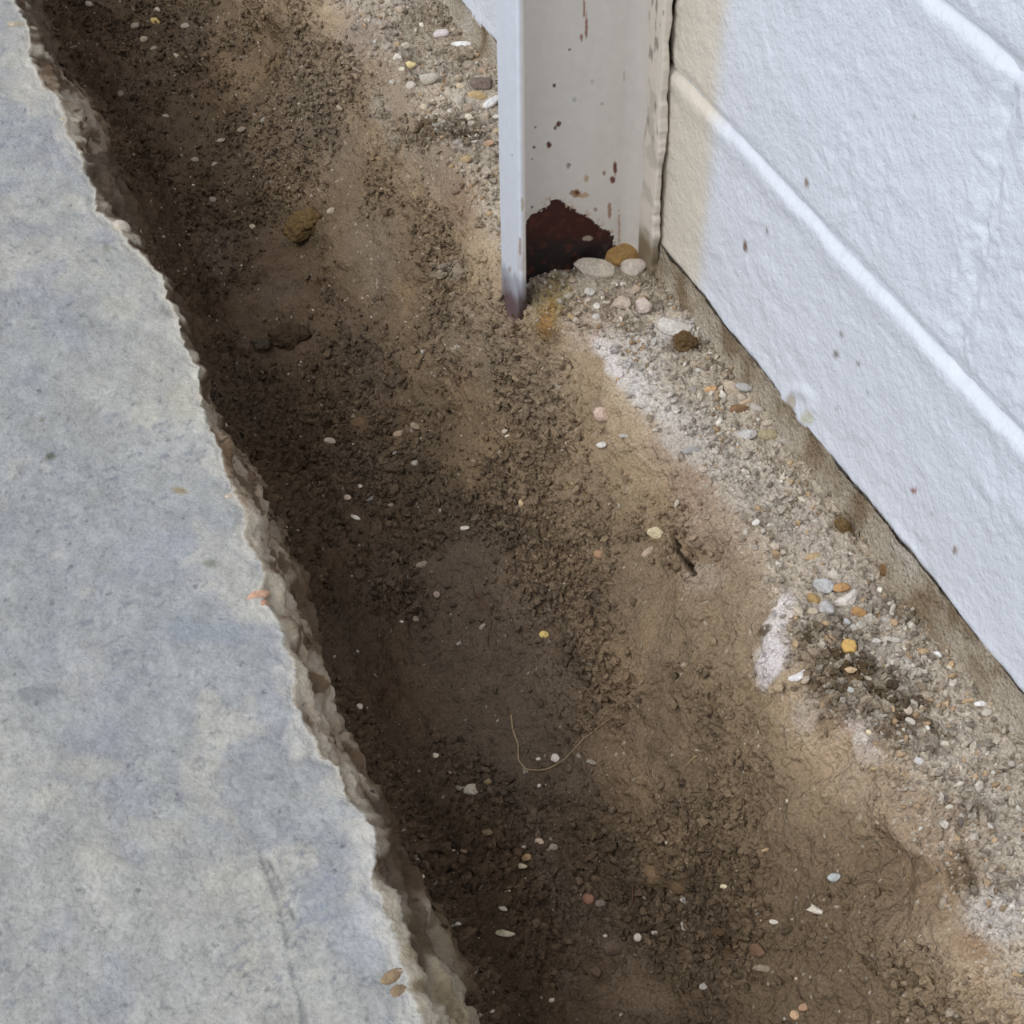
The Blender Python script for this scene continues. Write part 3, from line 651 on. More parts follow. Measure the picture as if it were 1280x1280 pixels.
ST = [
 # --- at the foot of the column
 ('stone', 742, 340, 54, 25, -8, (196, 184, 168), 'large pale flat stone at the foot of the rusted column', .8),
 ('stone', 777, 321, 46, 27, 18, (158, 124, 76), 'ochre brown stone wedged beside the crack at the column foot', .6),
 ('stone', 791, 339, 32, 22, 12, (198, 186, 172), 'pale stone just below the ochre brown stone at the column foot', .6),
 ('stone', 688, 322, 12, 24, 30, (170, 168, 164), 'grey stick-like stone leaning in the rusted hollow of the column', .7),
 ('stone', 668, 331, 20, 15, 0, (158, 152, 146), 'small grey stone in the left inside corner of the column foot', .7),
 ('stone', 805, 387, 20, 19, 40, (206, 190, 178), 'rounded pinkish grey stone a little below the column', .5),
 ('stone', 777, 384, 20, 22, 60, (188, 172, 156), 'grey beige stone left of the rounded pinkish grey one below the column', .7),
 ('pebble', 745, 383, 9, 8, 0, W_, 'tiny white pebble on the soil under the large pale flat stone', .1),
 ('pebble', 739, 366, 15, 9, -20, PG, 'small pale chip directly below the large flat stone by the column', .7),
 ('pebble', 768, 357, 5, 9, 80, W_, 'sliver of white stone between the large flat stone and the pebbles under it', .5),
 ('stone', 793, 365, 15, 11, 0, (182, 164, 146), 'dusty beige stone under the pale stone near the crack', .6),
 ('pebble', 746, 396, 11, 9, 0, PG, 'pale pebble at the edge of the pinkish plaster lip below the column', .5),
 ('rubble', 840, 411, 44, 22, -14, (206, 200, 192), 'rough whitish cement lump on the ledge above the dark clod', .9),
 ('clod', 856, 431, 30, 21, -14, (104, 82, 54), 'dark brown soil clod beside the whitish cement lump', .3),
 # --- middle ledge
 ('pebble', 914, 488, 16, 21, 60, (184, 168, 146), 'beige grey upright pebble, left of the close pair on the middle ledge', .4),
 ('pebble', 929, 487, 11, 22, 80, (180, 176, 172), 'narrow blue grey pebble, right of the close pair on the middle ledge', .4),
 ('pebble', 888, 486, 16, 8, 10, (206, 166, 122), 'orange beige chip left of the close pair of pebbles', .6),
 ('pebble', 866, 488, 9, 10, 0, GR, 'small grey pebble left of the orange beige chip', .4),
 ('stone', 921, 512, 30, 11, 14, (136, 106, 78), 'brown wedge shaped stone below the close pair of pebbles', .8),
 ('stone', 934, 503, 24, 7, 28, (198, 176, 148), 'thin beige flake leaning on the brown wedge shaped stone', .8),
 ('pebble', 944, 510, 11, 16, 60, (178, 170, 160), 'grey pebble right of the thin leaning flake', .7),
 ('pebble', 933, 545, 23, 13, 8, (192, 188, 184), 'smooth light grey oval pebble below the brown wedge stone', .1),
 ('pebble', 960, 546, 22, 16, 4, (164, 152, 122), 'smooth olive brown oval pebble right of the light grey oval one', .1),
 ('pebble', 960, 530, 16, 9, 14, (192, 180, 162), 'beige chip above the olive brown oval pebble', .7),
 ('pebble', 983, 552, 20, 12, 8, (178, 170, 162), 'flat grey pebble at the wall foot right of the olive brown oval one', .5),
 ('pebble', 865, 564, 24, 8, 4, (164, 160, 156), 'long flat grey pebble bedded in the pale cement of the ledge', .3),
 ('pebble', 945, 655, 9, 7, 30, W_, 'small white pebble on the ledge above the brown crumbs', .2),
 ('pebble', 872, 463, 9, 6, 0, PG, 'pale chip on the cement left of the brown crumbs near the dark clod', .7),
 ('clod', 1055, 660, 26, 16, -50, (114, 92, 60), 'brown crumbly clod close under the painted wall, middle of the ledge', .3),
 ('pebble', 1017, 697, 20, 9, 10, TN, 'flat beige stone with a worn oval face above the white elongated stone', .3),
 # --- lower ledge
 ('stone', 1112, 715, 28, 18, 0, (122, 92, 62), 'smooth dark brown stone alone near the wall', .25),
 ('stone', 1057, 752, 34, 13, 34, (216, 206, 196), 'white elongated bone-like stone lying slanted on the lower ledge', .3),
 ('stone', 1029, 735, 18, 25, 70, (188, 186, 184), 'blue grey stone, upper of the two left of the white elongated one', .4),
 ('stone', 1033, 764, 17, 19, 60, (186, 182, 178), 'grey stone, lower of the two left of the white elongated one', .5),
 ('pebble', 1042, 721, 13, 12, 20, (206, 194, 180), 'pale pinkish pebble touching the top of the blue grey stone', .2),
 ('stone', 1053, 737, 20, 11, 10, (184, 142, 98), 'orange brown stone between the blue grey stone and the white elongated one', .3),
 ('pebble', 1016, 750, 13, 17, 70, (172, 142, 96), 'ochre pebble left of the two grey stones', .3),
 ('pebble', 1015, 767, 15, 10, 0, (196, 180, 158), 'pale beige pebble under the ochre pebble', .3),
 ('stone', 1073, 768, 20, 13, -20, (174, 134, 90), 'orange brown stone below the right end of the white elongated one', .4),
 ('pebble', 1058, 779, 8, 10, 70, (192, 190, 188), 'small glassy grey pebble under the white elongated stone', .5),
 ('pebble', 1065, 786, 12, 9, 20, (196, 190, 182), 'small pale grey pebble right of the glassy grey one', .4),
 ('pebble', 1060, 811, 18, 18, 0, (214, 174, 104), 'round yellow pebble on the dark soil patch', .05),
 ('pebble', 1094, 802, 13, 7, -10, PG, 'flat whitish chip right of the round yellow pebble', .5),
 ('pebble', 1106, 776, 10, 7, 5, LG, 'pale pebble between the orange brown stone and the wall', .4),
 ('pebble', 1117, 779, 8, 10, 60, (190, 160, 130), 'small tan pebble right of the pale one below the dark brown stone', .3),
 ('pebble', 1172, 820, 10, 7, -35, (236, 234, 232), 'bright white chip near the wall on the lower ledge', .8),
 ('pebble', 1202, 838, 17, 14, 0, (164, 152, 134), 'round flat grey brown pebble close to the wall', .1),
 ('pebble', 1119, 801, 16, 7, -5, LG, 'flat pale pebble left of the bright white chip', .4),
 ('pebble', 1089, 817, 9, 5, 20, (200, 184, 162), 'tiny beige pebble right of the round yellow pebble', .4),
 ('stone', 996, 845, 24, 8, 24, (226, 220, 216), 'curved white plaster crumb on the edge of the dark soil patch', .3),
 ('pebble', 1225, 880, 16, 9, -10, (236, 232, 228), 'white flat chip near the lower end of the wall', .7),
 ('pebble', 1234, 891, 12, 9, 20, (200, 190, 176), 'beige pebble just below the white flat chip near the wall', .3),
 ('pebble', 1135, 889, 12, 11, -30, (208, 190, 170), 'pale pinkish pebble above a longer pale one on the lower ledge', .3),
 ('pebble', 1138, 902, 15, 8, -30, (206, 196, 182), 'longer pale pebble on dark crumbs, under the pale pinkish one', .4),
 ('pebble', 1180, 930, 11, 9, 0, (208, 196, 180), 'pale angular pebble on brown crumbs right of the pinkish pair', .7),
 ('pebble', 1148, 953, 13, 9, -20, (206, 202, 198), 'light grey chip below the pale angular pebble', .7),
 ('pebble', 1257, 927, 10, 9, 0, (198, 182, 164), 'pale pebble near the right edge of the ledge', .4),
 ('pebble', 1264, 957, 9, 8, 0, (182, 172, 160), 'grey pebble below the pale one near the right edge', .5),
 ('pebble', 1063, 864, 8, 9, 60, (204, 200, 192), 'tiny whitish chip in the dark soil below the round yellow pebble', .6),
 ('pebble', 1084, 848, 5, 11, 70, (196, 184, 160), 'thin pale splinter in the dark soil patch', .6),
 ('pebble', 1086, 916, 7, 6, 0, (236, 220, 180), 'cream pebble on the plaster lip under the dark soil', .3),
 ('pebble', 1235, 820, 8, 6, 0, (206, 196, 180), 'small pale chip against the wall, far right of the bright white chip', .6),
 # --- upper ledge behind the column
 ('pebble', 551, 44, 20, 10, 8, (214, 204, 202), 'flat lilac white pebble on the upper ledge', .1),
 ('stone', 577, 57, 24, 7, 2, (244, 242, 240), 'bright white oblong chip on the upper ledge', .2),
 ('pebble', 527, 33, 6, 8, 60, (236, 228, 212), 'small bright chip left of the flat lilac white pebble', .6),
 ('pebble', 497, 73, 12, 8, 20, (236, 228, 214), 'whitish chip, leftmost of the pale ones on the upper ledge', .6),
 ('pebble', 513, 82, 14, 9, 15, (222, 202, 150), 'yellowish crumbly chip on the upper ledge', .7),
 ('pebble', 501, 87, 8, 6, 0, (230, 220, 196), 'small cream chip left of the yellowish crumbly one', .5),
 ('pebble', 507, 59, 13, 8, 10, (204, 192, 172), 'dusty beige pebble above the yellowish crumbly chip', .5),
 ('stone', 536, 101, 14, 27, 96, (196, 188, 172), 'pale grey triangular stone standing out of the upper ledge', .8),
 ('pebble', 514, 109, 12, 11, 0, (212, 200, 184), 'round whitish pebble left of the pale triangular stone', .3),
 ('stone', 586, 85, 15, 12, 10, (166, 154, 138), 'grey stone above the dark grey one on the upper ledge', .5),
 ('pebble', 603, 90, 11, 10, 0, (176, 152, 130), 'brownish pink pebble right of the grey stone on the upper ledge', .4),
 ('pebble', 573, 99, 10, 10, 0, (176, 158, 136), 'beige round pebble left of the dark grey stone', .3),
 ('stone', 602, 108, 28, 16, -8, (126, 112, 102), 'dark grey smooth stone on the upper ledge by the column', .2),
 ('pebble', 576, 109, 12, 7, 0, (208, 188, 160), 'cream oval pebble left of the dark grey smooth stone', .1),
 ('stone', 597, 122, 22, 11, -10, (192, 166, 122), 'tan stone under the dark grey smooth one', .3),
 ('stone', 617, 131, 11, 28, 122, (236, 234, 232), 'white splinter of stone leaning next to the column edge', .6),
 ('pebble', 574, 128, 15, 12, 30, (184, 174, 160), 'light grey pebble left of the tan stone', .3),
 ('pebble', 585, 138, 13, 12, 0, (166, 150, 132), 'grey brown pebble below the light grey one', .4),
 ('pebble', 586, 148, 12, 8, -10, (232, 222, 200), 'bright cream chip in the gravel by the column', .6),
 ('pebble', 589, 156, 13, 8, 10, (198, 184, 166), 'beige chip just under the bright cream one', .5),
 ('pebble', 607, 149, 14, 11, 40, (178, 162, 142), 'grey beige stone between the cream chip and the column', .6),
 ('pebble', 621, 146, 12, 5, 0, (228, 222, 212), 'thin white chip under the leaning white splinter', .5),
 ('pebble', 530, 136, 9, 9, 0, (206, 190, 166), 'pale pebble at the rim of the tan bank', .3),
 ('pebble', 560, 117, 9, 11, 70, (196, 184, 164), 'pale pebble between the triangular stone and the gravel heap', .4),
 ('pebble', 545, 118, 9, 9, 0, (186, 168, 148), 'beige pebble right of the triangular stone base', .4),
 ('pebble', 573, 181, 10, 10, 0, (160, 150, 142), 'grey pebble in the dark soil of the upper ledge', .5),
 ('pebble', 582, 200, 14, 10, 14, (184, 158, 120), 'tan oval pebble below the dark soil of the upper ledge', .2),
 ('pebble', 612, 181, 15, 8, 15, (190, 156, 130), 'reddish flat chip in dark soil close to the column', .5),
 ('pebble', 622, 167, 9, 12, 60, (186, 166, 136), 'tan stone at the edge of the dark soil close to the column', .4),
 ('pebble', 627, 204, 8, 9, 0, (232, 222, 180), 'cream pebble half hidden by the column edge', .4),
 ('pebble', 602, 178, 9, 8, 0, (150, 138, 126), 'grey pebble left of the reddish flat chip', .5),
 ('pebble', 500, 14, 12, 9, 0, (190, 172, 152), 'whitish crumb at the very top of the upper ledge', .6),
 # --- right bank
 ('stone', 820, 667, 22, 15, -14, (206, 190, 154), 'flat cream chip beside the dark crack in the bank', .6),
 ('stone', 813, 690, 19, 9, 30, (180, 158, 134), 'dusty pinkish stone under the flat cream chip', .4),
 ('stone', 755, 520, 22, 18, -20, (204, 178, 160), 'pinkish white lump stuck in the bank below the column', .6),
 ('pebble', 753, 556, 8, 13, 96, (222, 216, 208), 'small white oval pebble below the pinkish white lump', .3),
 ('pebble', 781, 545, 6, 13, 88, (192, 186, 176), 'narrow grey pebble right of the small white oval one', .4),
 ('pebble', 750, 693, 11, 15, 70, (160, 126, 98), 'reddish tan pebble set in the bank, middle height', .3),
 ('pebble', 654, 629, 8, 9, 0, (222, 192, 150), 'small cream pebble on the crumbly hump of the bank', .3),
 ('pebble', 631, 538, 10, 6, 30, (216, 204, 186), 'white chip, upper of two on the bank above the hump', .6),
 ('pebble', 636, 547, 7, 6, 30, (230, 218, 196), 'white chip, lower of two on the bank above the hump', .6),
 ('stone', 682, 793, 12, 9, -5, (222, 194, 120), 'smooth yellow pebble on the lower slope', .05),
 ('stone', 1044, 1096, 12, 20, 100, (190, 192, 190), 'pale blue grey chip stuck upright in the lower bank', .8),
 ('stone', 1020, 1137, 9, 22, 70, (214, 200, 184), 'curved white chip left of the pale blue grey one', .4),
 ('pebble', 969, 1152, 6, 13, 84, (216, 206, 192), 'thin white pebble in dark crumbs of the lower bank', .4),
 ('pebble', 905, 1108, 9, 5, 0, (226, 212, 172), 'tiny cream chip on the loose crumbs', .4),
 ('stone', 956, 1210, 28, 9, -8, (146, 132, 112), 'flat grey stone lying in the crumbs above the flat clay patch', .6),
 ('pebble', 882, 1233, 13, 9, 10, (190, 180, 170), 'white pebble on the right end of the flat clay patch', .4),
 ('pebble', 996, 1269, 12, 12, 0, (214, 178, 140), 'orange pink pebble at the bottom of the bank', .3),
 ('pebble', 1006, 1259, 13, 9, 20, (182, 144, 116), 'brownish pink pebble behind the orange pink one', .4),
 ('stone', 949, 1189, 16, 22, 70, (112, 86, 66), 'reddish brown stone in the loose crumbs', .5),
 ('stone', 818, 1090, 36, 28, 10, (122, 98, 72), 'large brown stone half buried at the foot of the bank', .3),
 ('stone', 849, 1108, 22, 26, 80, (108, 86, 62), 'round brown stone right of the large half buried one', .2),
 ('stone', 766, 1183, 24, 19, 20, (104, 86, 70), 'brown stone half buried in the near trench floor', .3),
 ('pebble', 957, 1062, 5, 11, 110, (196, 168, 126), 'slim tan chip with a pointed end on the lower bank', .8),
 ('clod', 900, 1165, 18, 15, 0, (96, 76, 54), 'round brown clod at the top of the crumb heap', .2),
 ('clod', 912, 1192, 15, 14, 0, (92, 72, 50), 'round brown clod under the other in the crumb heap', .2),
 # --- trench floor
 ('stone', 588, 991, 15, 19, 100, (176, 164, 144), 'pale grey crumbly stone on the dark floor', .6),
 ('stone', 575, 986, 14, 8, -15, (166, 154, 134), 'small grey stone touching the left side of the crumbly one', .5),
 ('pebble', 610, 979, 11, 8, 0, (142, 118, 88), 'tan pebble right of the pale crumbly stone', .5),
 ('pebble', 696, 949, 10, 11, 60, (220, 208, 198), 'white pebble touching the curved root', .4),
 ('pebble', 741, 953, 7, 15, 78, (160, 148, 132), 'grey wedge shaped chip right of the curved root', .8),
 ('pebble', 673, 949, 7, 5, 0, (196, 182, 162), 'tiny pale chip left of the white pebble by the root', .5),
 ('pebble', 543, 945, 8, 6, 20, (206, 190, 164), 'small cream chip on the dark floor left of the root', .5),
 ('pebble', 580, 661, 12, 5, 4, (226, 218, 200), 'small white chip mid floor', .6),
 ('pebble', 413, 553, 15, 9, -10, (190, 172, 152), 'flat pale pebble on the far left floor', .5),
 ('pebble', 434, 624, 10, 7, 5, (206, 180, 156), 'pinkish pebble below the flat pale one', .4),
 ('pebble', 444, 648, 13, 5, -24, (214, 202, 186), 'thin pale flake on the ribbed floor', .6),
 ('pebble', 449, 608, 9, 5, 10, (206, 194, 176), 'small whitish flake above the pinkish pebble', .7),
 ('pebble', 489, 632, 7, 5, 0, (176, 160, 140), 'dull beige pebble right of the pinkish one', .4),
 ('pebble', 553, 638, 11, 5, 18, (206, 194, 178), 'thin white flake above the small white chip', .5),
 ('pebble', 501, 543, 16, 9, 4, (178, 154, 128), 'tan oval pebble at the foot of the far bank', .2),
 ('pebble', 521, 535, 8, 13, 60, (166, 146, 122), 'grey tan pebble up and right of the tan oval one', .4),
 ('pebble', 520, 580, 10, 7, 0, (170, 162, 152), 'grey pebble on the smooth patch under the tan oval one', .3),
 ('stone', 449, 527, 22, 12, 5, (118, 92, 68), 'brown stone half buried left of the tan oval pebble', .3),
 ('pebble', 528, 706, 15, 8, 24, (150, 132, 114), 'grey brown stone on the smooth wet floor', .4),
 ('pebble', 547, 746, 9, 8, 0, (176, 152, 136), 'pinkish pebble below the grey brown stone', .3),
 ('pebble', 521, 774, 9, 7, 0, (166, 146, 126), 'beige pebble left of the bent dark root', .4),
 ('pebble', 502, 776, 5, 4, 0, (206, 196, 180), 'tiny white speck of stone left of the beige pebble', .4),
 ('pebble', 604, 784, 10, 6, 40, (160, 144, 128), 'small grey flake by the bent dark root', .6),
 ('pebble', 372, 461, 11, 9, 0, (196, 178, 158), 'pale chip under the large dark clod', .7),
 ('clod', 362, 426, 50, 32, 10, (78, 62, 46), 'large dark brown clod in the middle of the trench', .25),
 ('clod', 324, 434, 20, 26, 100, (82, 70, 58), 'dark grey clod left of the large dark brown one', .3),
 ('clod', 388, 281, 52, 34, 10, (108, 86, 55), 'large ochre brown clod further up the trench', .25),
 ('stone', 630, 1168, 25, 9, 2, (192, 178, 148), 'jagged whitish flake near the bottom of the trench', .8),
 ('pebble', 634, 1119, 10, 10, 30, (216, 198, 166), 'cream chip above the bent flake', .7),
 ('pebble', 627, 1137, 12, 6, -10, (182, 170, 150), 'bent grey flake between the cream chip and the jagged flake', .6),
 ('pebble', 651, 1085, 6, 16, 84, (206, 188, 158), 'slim seed shaped pale pebble standing near the tan one', .1),
 ('pebble', 658, 1073, 13, 9, 20, (176, 142, 102), 'tan pebble above the slim seed shaped one', .3),
 ('pebble', 674, 1054, 9, 13, 80, (206, 180, 154), 'pale pink pointed pebble', .5),
 ('pebble', 692, 1060, 12, 9, 0, (166, 152, 134), 'grey beige pebble right of the pale pink pointed one', .4),
 ('pebble', 565, 1067, 9, 7, 0, (216, 200, 176), 'round cream pebble on the left of the near floor', .2),
 ('pebble', 579, 1064, 10, 5, -10, (130, 102, 80), 'brown oval pebble right of the round cream one', .3),
 ('pebble', 608, 1042, 13, 9, 10, (136, 112, 86), 'dull brown pebble above the brown oval one', .4),
 ('pebble', 736, 1126, 13, 15, 60, (142, 104, 84), 'reddish brown pebble beside a grey one', .3),
 ('pebble', 752, 1131, 13, 9, 0, (124, 110, 98), 'grey pebble right of the reddish brown one', .2),
 ('pebble', 798, 1172, 9, 9, 0, (206, 190, 176), 'pinkish white round pebble on the near floor', .2),
 ('pebble', 757, 1169, 9, 5, 20, (216, 204, 186), 'small white chip left of the pinkish white round pebble', .5),
 ('pebble', 818, 1166, 8, 5, 0, (196, 182, 166), 'small pale chip right of the pinkish white round pebble', .4),
 ('pebble', 689, 1251, 9, 6, 30, (206, 190, 164), 'pale chip close to the lower edge of the picture', .6),
 ('pebble', 523, 1095, 11, 8, 5, (206, 182, 146), 'cream pebble stuck high on the left side near the slab', .5),
 ('pebble', 447, 884, 10, 8, 0, (196, 178, 158), 'pale chip under the slab edge on the left side', .7),
 ('pebble', 674, 983, 5, 5, 0, (206, 196, 182), 'tiny pale pebble right of the crumbly stone group', .4),
 # --- far end
 ('pebble', 196, 30, 9, 13, 70, (206, 178, 112), 'yellow stone near the top of the trench', .3),
 ('pebble', 197, 14, 8, 7, 0, (192, 178, 158), 'pale pebble above the yellow stone', .4),
 ('pebble', 171, 34, 12, 9, 0, (156, 142, 126), 'grey pebble left of the yellow stone', .3),
 ('pebble', 233, 33, 14, 6, 2, (164, 152, 134), 'flat grey pebble right of the yellow stone', .3),
 ('pebble', 111, 7, 12, 7, 0, (180, 166, 148), 'pale stone at the upper left end of the trench', .5),
 ('stone', 42, 8, 14, 12, -40, (176, 160, 142), 'pale broken concrete lump in the upper left corner by the slab', .6),
 ('pebble', 181, 51, 11, 7, 0, (176, 160, 136), 'pale chip below the yellow stone', .7),
 ('pebble', 193, 61, 11, 5, 20, (166, 150, 128), 'dull beige flake under the pale chip', .6),
 ('pebble', 222, 71, 10, 5, -40, (190, 174, 150), 'slanted cream flake at the far end', .7),
 ('pebble', 269, 208, 10, 9, 0, (172, 158, 140), 'rounded grey pebble on the far floor', .3),
 ('pebble', 245, 200, 11, 7, 0, (158, 144, 126), 'grey beige pebble left of the rounded grey one', .4),
 ('pebble', 266, 251, 9, 8, 0, (150, 138, 124), 'grey pebble lower on the far floor', .3),
 ('pebble', 149, 119, 8, 8, 0, (146, 130, 112), 'grey brown pebble on the far left of the trench', .3),
 ('pebble', 207, 145, 9, 5, -10, (172, 158, 138), 'pale flake mid width on the far floor', .6),
 ('pebble', 277, 176, 11, 5, 20, (180, 166, 146), 'cream flake right of the grey beige pebble', .6),
 ('pebble', 305, 162, 12, 6, 5, (160, 144, 124), 'long beige pebble by the foot of the far bank', .3),
 ('pebble', 316, 284, 8, 6, 0, (186, 168, 144), 'cream chip left of the large ochre brown clod', .5),
 ('pebble', 415, 265, 10, 8, 30, (176, 162, 142), 'pale stone above the right end of the ochre brown clod', .5),
 ('pebble', 427, 135, 8, 10, 60, (190, 174, 152), 'pale pebble high on the far bank', .4),
]
for row in ST:
    nm, px, py, w, h, a, colr, label, an = row
    cat = 'clod' if nm == 'clod' else ('pebble' if nm == 'pebble' else 'stone')
    kw = dict(rough=0.3, thick=0.95, sink=.42) if nm == 'clod' else {}
    if 'half buried' in label: kw = dict(sink=0.62)
    if 'elongated bone' in label: kw = dict(bend=0.9, thick=.9, sink=.1)
    if 'curved white' in label: kw = dict(bend=0.9)
    if nm == 'clod' or py < 0: pass
    g = {'pebble': 'pebbles lying on the ground', 'stone': 'stones lying on the ground', 'rubble': 'stones lying on the ground', 'clod': 'clods of soil'}[nm]
    add_stone('stone' if nm == 'rubble' else ('soil_clod' if nm == 'clod' else nm), px, py, w, h, a, colr, label, cat, an, group=g, **kw)

# stones cast into the slab's broken edge: parts of the slab
def slab_stone(px, py, w, h, ang, colr, seed, label=None, up=0.3):
    d = (SLPX[:, 0]-px)**2+(SLPX[:, 1]-py)**2; i = int(np.argmin(d)); p = SLV[i]
    dep = -((p-np.array([0, 0, CAM_H]))@R)[2]; mpp = dep/FPX
    n = np.array([0.5, -0.15, 0.85]); n /= np.linalg.norm(n)
    ca, sa = math.cos(math.radians(ang)), math.sin(math.radians(ang))
    a = R[:, 0]*ca+R[:, 1]*sa; a = a-n*(a@n); a /= np.linalg.norm(a); b = np.cross(n, a)
    V, F = stone_shape(seed, .3, .12); L, B = w*mpp/2, h*mpp/2/.8; T = min(L, B)*.7
    Wd = p+np.outer(V[:, 0]*L, a)+np.outer(V[:, 1]*B, b)+np.outer(V[:, 2]*T, n)-n*T*(1-up)
    c = np.clip(lin(colr)[None]*(1+0.3*n3(Wd*500, 1, seed)[:, None]), 0, .9)
    o = mesh_obj('embedded_stone', Wd, F, M_STONE, floor, c)
    if label: o['label'] = label
slab_stone(327, 742, 15, 30, 100, (214, 170, 142), 5, 'pinkish stone set in the broken edge')
slab_stone(332, 753, 12, 11, 0, (190, 146, 122), 6, 'orange pink stone set in the broken edge')
slab_stone(152, 283, 24, 20, -40, (196, 184, 168), 7, None, .8)
slab_stone(140, 272, 16, 10, -30, (204, 192, 174), 8, None, .6)
slab_stone(28, 30, 15, 34, 96, (190, 176, 154), 9)
slab_stone(88, 150, 12, 30, 105, (196, 182, 160), 10)
slab_stone(99, 172, 16, 22, 110, (188, 172, 150), 14)
slab_stone(498, 1215, 18, 44, 98, (158, 134, 104), 11, 'tan brown pebble set in the broken edge', .25)
slab_stone(503, 1238, 20, 28, 100, (150, 128, 100), 12, None, .2)
slab_stone(180, 312, 16, 12, -30, (170, 146, 122), 15)
slab_stone(290, 620, 10, 16, 100, (206, 188, 164), 16)

# ------------------------------------------------------------------ roots: thin fibres lying on the soil
RP = []
def root(name, pts, rad, colr, label):
    RP.extend(pts)
    P = []
    for a, b in zip(pts[:-1], pts[1:]):
        for q in np.linspace(0, 1, 5)[:-1]:
            P.append((a[0]+(b[0]-a[0])*q, a[1]+(b[1]-a[1])*q))
    P.append(pts[-1])
    W3 = np.array([GV[ground_at(*p, r=3)]+BN[ground_at(*p, r=3)]*rad*1.2 for p in P])
    for _ in range(2): W3[1:-1] = (W3[:-2]+2*W3[1:-1]+W3[2:])/4
    n = len(W3); m = 6; V = []
    for i in range(n):
        tdir = W3[min(i+1, n-1)]-W3[max(i-1, 0)]; tdir /= np.linalg.norm(tdir)
        u = np.cross(tdir, [0, 0, 1]); u /= np.linalg.norm(u); v = np.cross(tdir, u)
        r = rad*(1-0.6*i/n)
        for k in range(m): V.append(W3[i]+r*(math.cos(k*2*math.pi/m)*u+math.sin(k*2*math.pi/m)*v))
    F = [(i*m+k, i*m+(k+1) % m, (i+1)*m+(k+1) % m, (i+1)*m+k) for i in range(n-1) for k in range(m)]
    V = np.array(V); o0 = V[0].copy()
    o = mesh_obj(name, V-o0, np.array(F), M_ROOT, col=np.zeros((len(V), 3))+lin(colr)); o.location = o0
    tag(o, label, 'root', 'fine roots on the soil')
root('root', [(640, 895), (642, 915), (649, 935), (648, 950), (656, 962), (672, 964), (690, 961), (703, 953), (716, 940), (730, 924), (747, 912), (765, 898), (776, 888)], 0.00085, (150, 128, 100), 'thin curved root looping across the near floor to the bank')
root('root', [(596, 742), (606, 752), (614, 764), (616, 778), (612, 792), (610, 808)], 0.0009, (96, 70, 54), 'short bent dark root on the wet floor')
root('root', [(872, 945), (866, 950), (858, 958)], 0.0007, (158, 138, 100), 'short straw coloured root on the bank')
root('root', [(196, 12), (197, 24), (198, 32)], 0.0006, (150, 132, 104), 'thin pale root hanging at the far end of the trench')
root('root', [(792, 1108), (792, 1125), (786, 1138)], 0.0007, (110, 84, 62), 'short brown root at the foot of the near bank')
root('root', [(606, 372), (616, 392), (612, 405)], 0.0005, (140, 118, 92), 'hair thin root on the bank left of the column')

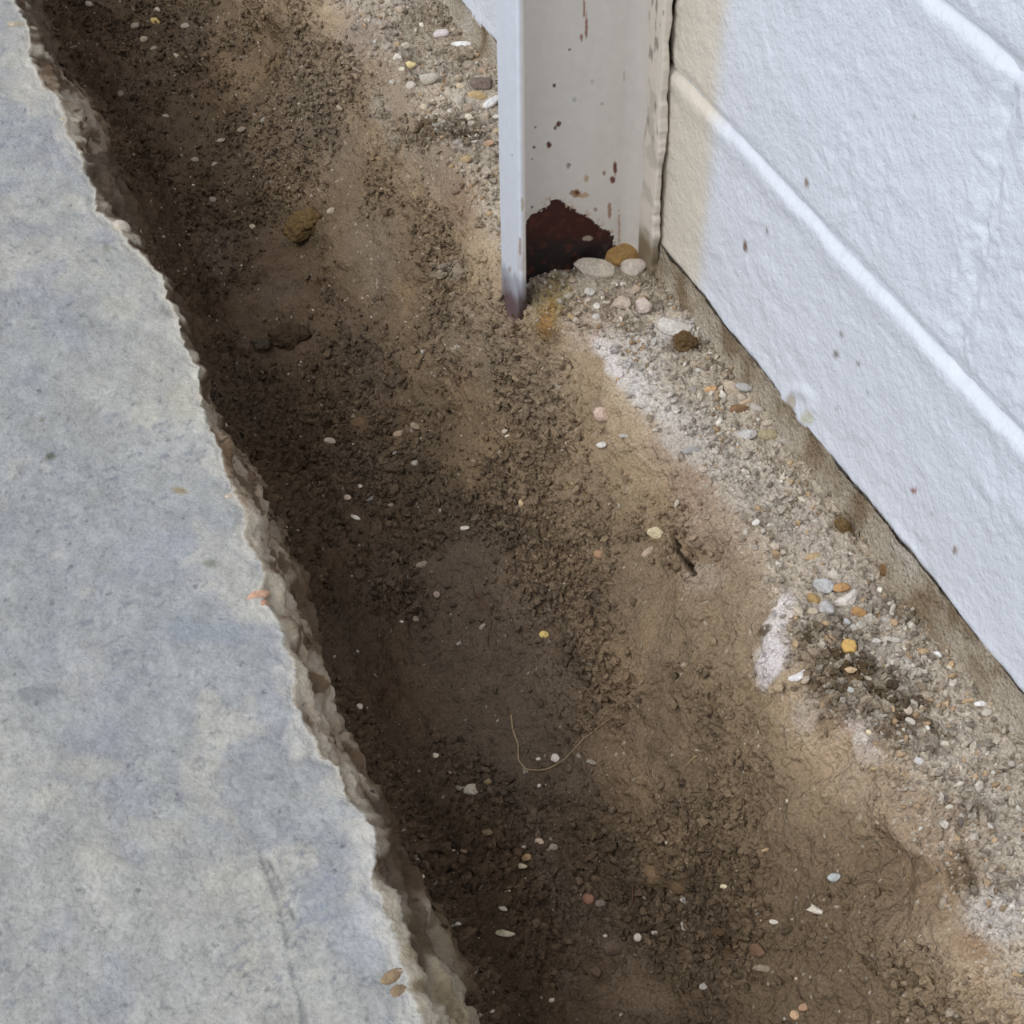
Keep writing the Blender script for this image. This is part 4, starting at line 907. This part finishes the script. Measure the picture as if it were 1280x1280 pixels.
# ------------------------------------------------------------------ crumbs and grit: far too many to count
KEEP = [(r_[1], r_[2], max(r_[3], r_[4])*0.5+2.5) for r_ in ST]+[(841, 668, 7), (847, 682, 7), (852, 696, 7), (858, 708, 7), (866, 718, 7)]
for a_, b_ in zip(RP[:-1], RP[1:]): KEEP += [(a_[0]+(b_[0]-a_[0])*q_, a_[1]+(b_[1]-a_[1])*q_, 5) for q_ in (0, .33, .66) if abs(a_[0]-b_[0]) < 40]
def scatter(name, n, prob, rmin, rmax, colfun, label, sub=1, flat=0.75, powr=2.2, lift=0.25):
    pr = prob.ravel().astype(float).copy()
    for sx_, sy_, sr_ in KEEP: pr[(GPX[:, 0]-sx_)**2+(GPX[:, 1]-sy_)**2 < sr_*sr_] = 0
    vis = (GPX[:, 0] > -60) & (GPX[:, 0] < 1340) & (GPX[:, 1] > -60) & (GPX[:, 1] < 1340)
    pr *= vis
    cell = np.gradient(BY, axis=0).ravel(); pr *= cell                            # even per area
    pr /= pr.sum()
    idx = rng.choice(len(pr), n, p=pr)
    V0, F0 = ico(sub); nv = len(V0)
    rad = rmin+(rmax-rmin)*rng.random(n)**powr
    q = rng.normal(size=(n, 4)); q /= np.linalg.norm(q, axis=1, keepdims=True); w, x, y, z = q.T
    Rm = np.stack([1-2*(y*y+z*z), 2*(x*y-z*w), 2*(x*z+y*w), 2*(x*y+z*w), 1-2*(x*x+z*z), 2*(y*z-x*w), 2*(x*z-y*w), 2*(y*z+x*w), 1-2*(x*x+y*y)], 1).reshape(n, 3, 3)
    sc = rad[:, None]*np.stack([rng.uniform(.8, 1.4, n), rng.uniform(.65, 1, n), rng.uniform(flat*.6, flat, n)], 1)
    L = V0[None]*(1+rng.uniform(-.36, .30, (n, nv, 1)))*sc[:, None, :]
    Wd = np.einsum('nij,nvj->nvi', Rm, L)+(GV[idx]+BN[idx]*(rad*lift)[:, None]+rng.normal(size=(n, 3))*[.0003, .0006, 0])[:, None]
    F = (F0[None]+(np.arange(n)*nv)[:, None, None]).reshape(-1, 3)
    cc = np.repeat(colfun(idx, n)[:, None], nv, 1)
    o = mesh_obj(name, Wd.reshape(-1, 3), F, M_STONE if name == 'gravel' else M_SOIL, col=np.clip(cc.reshape(-1, 3), .004, .9), smooth=False, kind='stuff')
    o['label'] = label
def soilc(idx, n): return GC[idx]*rng.uniform(.62, 1.22, (n, 1))
loose = (crumb**1.5)*(0.25*left_m+0.8*floor_m+1.0*bank_m)+0.25*ledge_m
for b in ((900, 1180, 80, 60, 0), (1045, 820, 50, 50, 0), (560, 165, 45, 20, 0), (700, 700, 60, 60, 30), (880, 1080, 60, 90, -20), (470, 560, 60, 60, 0), (1090, 880, 80, 30, 10), (640, 620, 50, 50, 0)):
    loose = loose+1.6*blob(*b, soft=.5)
scatter('soil_crumbs', 45000, loose, 0.0007, 0.0046, soilc, 'loose brown soil crumbs over the trench and its bank', powr=3.8, lift=0.3)
PAL = lin(np.array([(206, 196, 180), (188, 176, 158), (168, 154, 136), (150, 132, 110), (196, 168, 132), (226, 218, 204), (140, 128, 116), (178, 150, 118), (160, 146, 130)]))
def gravc(idx, n): return PAL[rng.integers(0, len(PAL), n)]*rng.uniform(.75, 1.05, (n, 1))
def pebc(idx, n): return 0.5*gravc(idx, n)+0.5*GC[idx]
gp = ledge_m*(0.35+crumb)*(kp < 13.3)
for b in ((585, 120, 45, 60, 0), (790, 370, 70, 30, 0), (930, 510, 40, 50, 30), (1090, 790, 70, 60, 30), (1180, 850, 60, 60, 30)):
    gp = gp+1.2*blob(*b, soft=.5)*ledge_m
scatter('gravel', 5200, gp, 0.0007, 0.0036, gravc, 'small mixed grit and gravel on the ledge by the wall', powr=3.0, lift=.2)
def specc(idx, n): return np.repeat(lin((206, 192, 168))[None], n, 0)*rng.uniform(.55, 1.1, (n, 1))
scatter('gravel', 1500, (0.5*floor_m+0.9*bank_m+0.25*left_m)*(0.4+crumb)*(0.6+1.6*ss(1.0, 1.4, BY)), 0.0006, 0.0019, specc, 'tiny pale grit flecks in the dark soil', powr=2.5, lift=.3)
